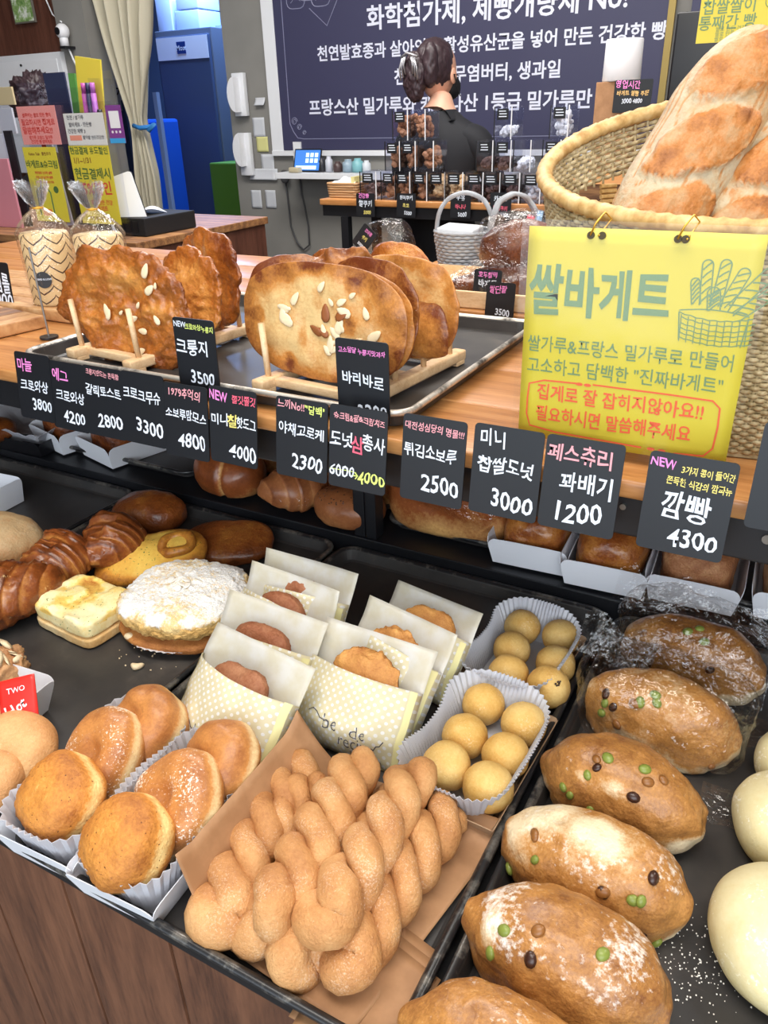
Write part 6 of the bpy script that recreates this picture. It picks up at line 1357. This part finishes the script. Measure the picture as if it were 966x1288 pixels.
t, w_, h_ = scard(133, 132, 160, 180, 'purple_card', 'purple card with a blank white square', PU, [], -.004); MB().box(-w_*.32, w_*.32, h_*.40, h_*.85, .001, .0022).make('white_square', M['offwhite'], t); MB().box(-w_*.5, w_*.5, 0, h_*.13, .001, .0022).make('cyan_band', flat('cyan_band', '#3f9fd8', .5), t)
for k in range(3): MB().cyl((-w_*.25+w_*.25*k, h_*.3, .001), w_*.06, .0012, 12).make('dot', M['offwhite'], t)
YE2 = flat('yellow_card', '#ead94a', .5)
t, w_, h_ = scard(28, 185, 88, 278, 'yellow_notice', 'left yellow notice about baguette choux cream', YE2, [('Kakao Talk   플친추가', .075, BRN, .5, .09), ('바게트&슈크림', .16, GN2, .5, .23), ('천연발효 건강한 쌀빵', .06, RD, .5, .34), ('프랑스산 밀가루 쌀빵', .06, RD, .5, .40), ('쌀바게트 필요하시면 말씀', .05, RD, .5, .46)])
MB().tube([(-w_*.32, .02, .003), (-w_*.32, h_*.42, .003), (-w_*.22, h_*.46, .003), (w_*.02, h_*.46, .003), (w_*.1, h_*.40, .003), (w_*.1, .02, .003)], .0022, 5).make('phone_outline', GN2, t); MB().cyl((w_*.28, h_*.44, .001), w_*.07, .0015, 14).make('speech_dot', GN2, t); MB().box(-w_*.25, w_*.02, h_*.08, h_*.17, .001, .0022).make('orange_button', flat('orange_button', '#e8893a', .5), t)
scard(86, 183, 153, 281, 'yellow_notice', 'right yellow notice with big red discount lettering', YE2, [('현금결제 유도할인', .13, GN2, .5, .07), ('1/1~1/31', .13, BRN, .3, .19), ('현금결제시', .20, GN2, .5, .36), ('5%할인', .25, RD, .55, .55), ('쌀빵 만든 건강', .09, RD, .6, .72), ('바게트', .1, RD, .6, .8), ('천연 쌀바게트 쌀빵', .07, BRN, .5, .93)])
# folder rack, pens
fd = thing('folder_rack', 'clear plastic rack of folders and papers behind the signs', 'rack', (at(98, 200, Y=2.06).x, 2.06, ztc+.001)); zf = at(98, 90, Y=2.06).z-ztc
MB().box(-.17, .17, -.05, -.047, 0, zf*.9).box(-.17, .17, .05, .053, 0, zf).box(-.17, -.167, -.05, .05, 0, zf*.95).box(.167, .17, -.05, .05, 0, zf*.95).make('rack_wall', M['acrylic'], fd)
for k, (x, w2, hh_, c_, tl, lb) in enumerate([(-.06, .10, 1.0, '#2c3350', 0, 'dark navy folder in the rack'), (.0, .03, .99, '#5d9a4c', 4, 'green folder in the rack'), (.055, .11, 1.08, '#e3cf4a', 8, 'yellow folder in the rack, tallest'), (-.105, .035, .80, '#c23b34', -8, 'short red folder in the rack'), (-.085, .03, .76, '#e8e8ea', -6, 'short white folder in the rack')]):
    t = thing('folder', lb, 'folder', fd.location+Vector((x, .02-.008*k, .002)), (0, R(tl), 0), 'folders in the plastic rack'); MB().box(-w2/2, w2/2, -.003, .003, 0, zf*hh_).make('cover', flat('folder_%d' % k, c_, .5), t)
for k, (x, c_, lb) in enumerate([(.098, '#a8488e', 'magenta marker in the rack'), (.118, '#2d3050', 'navy marker in the rack'), (.138, '#b565b0', 'violet marker in the rack'), (.155, '#c9ccd8', 'white marker with black cap in the rack')]):
    t = thing('marker_pen', lb, 'marker', fd.location+Vector((x, -.03, .002)), (0, R(3), 0), 'marker pens in the rack'); MB().cyl((0, 0, 0), .009, zf*(.86 if k < 3 else .70), 10).make('body', flat('marker_%d' % k, c_, .4), t, smooth=True); MB().cyl((0, 0, zf*(.86 if k < 3 else .70)), .008, .03, 10).make('cap', flat('markcap_%d' % k, c_ if k < 3 else '#18181c', .4), t, smooth=True)
# seated person behind the signs: only the hair shows
ph_ = at(46, 118, Y=2.75); p2 = thing('person', 'person mostly hidden behind the signs, only dark bushy hair showing', 'person', (ph_.x, 2.75, 0), rotz(180))
zz = ph_.z-.07
B2 = [((0, 0, .55), (.15, .11)), ((0, 0, .75), (.13, .10)), ((0, 0, zz-.38), (.16, .10)), ((0, 0, zz-.24), (.10, .07)), ((0, 0, zz-.15), .05), ((-.17, 0, zz-.30), .055), ((-.22, .06, zz-.52), .045), ((-.16, .24, zz-.60), .036), ((.17, 0, zz-.30), .055), ((.22, .06, zz-.52), .045), ((.16, .24, zz-.60), .036), ((-.1, .25, .50), .08), ((-.1, .42, .30), .055), ((-.1, .42, .05), .045), ((.1, .25, .50), .08), ((.1, .42, .30), .055), ((.1, .42, .05), .045)]
E2 = [(0, 1), (1, 2), (2, 3), (3, 4), (2, 5), (5, 6), (6, 7), (2, 8), (8, 9), (9, 10), (0, 11), (11, 12), (12, 13), (0, 14), (14, 15), (15, 16)]
bo2 = skin_body('body', B2, E2, CLO, p2)
P, F, D = blob(.075, .09, .11, 2.1, 3, 4, 3, 0); P -= P.mean(0); P[:, 2] += zz-.02; P[:, 1] += .018*np.exp(-((P[:, 0]/.012)**2+((P[:, 2]-zz+.03)/.025)**2))*(P[:, 1] > 0); mk('head', P, F, SKIN, p2, bake=np.full(len(P), .4), dust=P[:, 0]*0)
P, F, D = blob(.105, .105, .095, 2.1, 3, 5, 5, .016, 30); P -= P.mean(0); P += D*(np.abs(fbm(P, 90, 3, 3))*.025)[:, None]; P[:, 2] += zz+.045; mk('hair', P, F, HAIR, p2)
st_ = thing('stool', 'low stool under the person behind the signs', 'stool', (ph_.x, 2.75, 0)); MB().cyl((0, 0, .40), .17, .03, 24).make('seat', M['black'], st_); MB().cyl((0, 0, 0), .03, .40, 12).make('column', M['iron'], st_)
# tablet, till, left clutter
tw = thing('white_tablet', 'white tablet seen from behind, leaning at the right of the signs', 'tablet', at(172, 268, Y=1.95), (R(80), R(-16), R(25))); tw.location.z = ztc+.004
V, F = loft([[(x, y, z) for x, y in rr(.062, .085, .01, 5, -.02, .10)] for z in (0, .006)]); mk('case', V, F, M['offwhite'], tw, smooth=False); V, F = loft([[(x, y, z) for x, y in rr(.064, .087, .01, 5, -.02, .10)] for z in (-.003, -.0005)]); mk('screen', V, F, M['black'], tw, smooth=False)
tl = thing('cash_till', 'black cash till with white receipt papers on it', 'till', (at(185, 300, Y=2.0).x-.02, 2.04, ztc+.001)); MB().box(-.12, .10, -.12, .12, 0, .055, .004).make('body', M['matt_black'], tl)
for k in range(6): MB().box(-.10+.03*k, -.08+.03*k, -.123, -.1205, .012, .045).make('key', M['black'], tl)
V, F = grid(12, 8, lambda u, v: (-.15+.2*u, -.08+.12*v, .062+.012*math.sin(u*7+v*3))); mk('receipt_paper', V, F, M['white'], tl)
for k, (x0, y0, x1, y1, Y, nm, lb, c_) in enumerate([(-30, 200, 24, 262, 1.95, 'pink_leaflet', 'pink leaflet at the left border beside the signs', '#c8808c'), (-30, 170, 22, 202, 2.1, 'pale_leaflet', 'pale printed leaflet above the pink one', '#c3c6d2'), (-30, 112, 20, 132, 2.3, 'beige_packet', 'beige packet at the left border', '#b9aa86'), (-30, 138, 22, 168, 2.2, 'grey_white_bag', 'grey white bag at the left border', '#bdbfc6'), (14, 165, 27, 262, 2.0, 'black_post', 'black upright strip left of the signs', '#1c1c22')]):
    a, b = at(x0, y0, Y=Y), at(x1, y1, Y=Y); t = thing(nm, lb, nm.split('_')[-1], ((a.x+b.x)/2, Y, ztc+.001)); MB().box(-(b.x-a.x)/2, (b.x-a.x)/2, -.004, .004, (b.z-ztc) if k != 4 and k != 0 else 0, a.z-ztc, .001).make('sheet', flat(nm, c_, .6), t)
    if k < 4 and k != 0: MB().box(-.01, .01, -.003, .003, 0, (b.z-ztc)).make('support', M['acrylic'], t)
bpy.data.objects.remove(_ko); bpy.data.curves.remove(_keep)
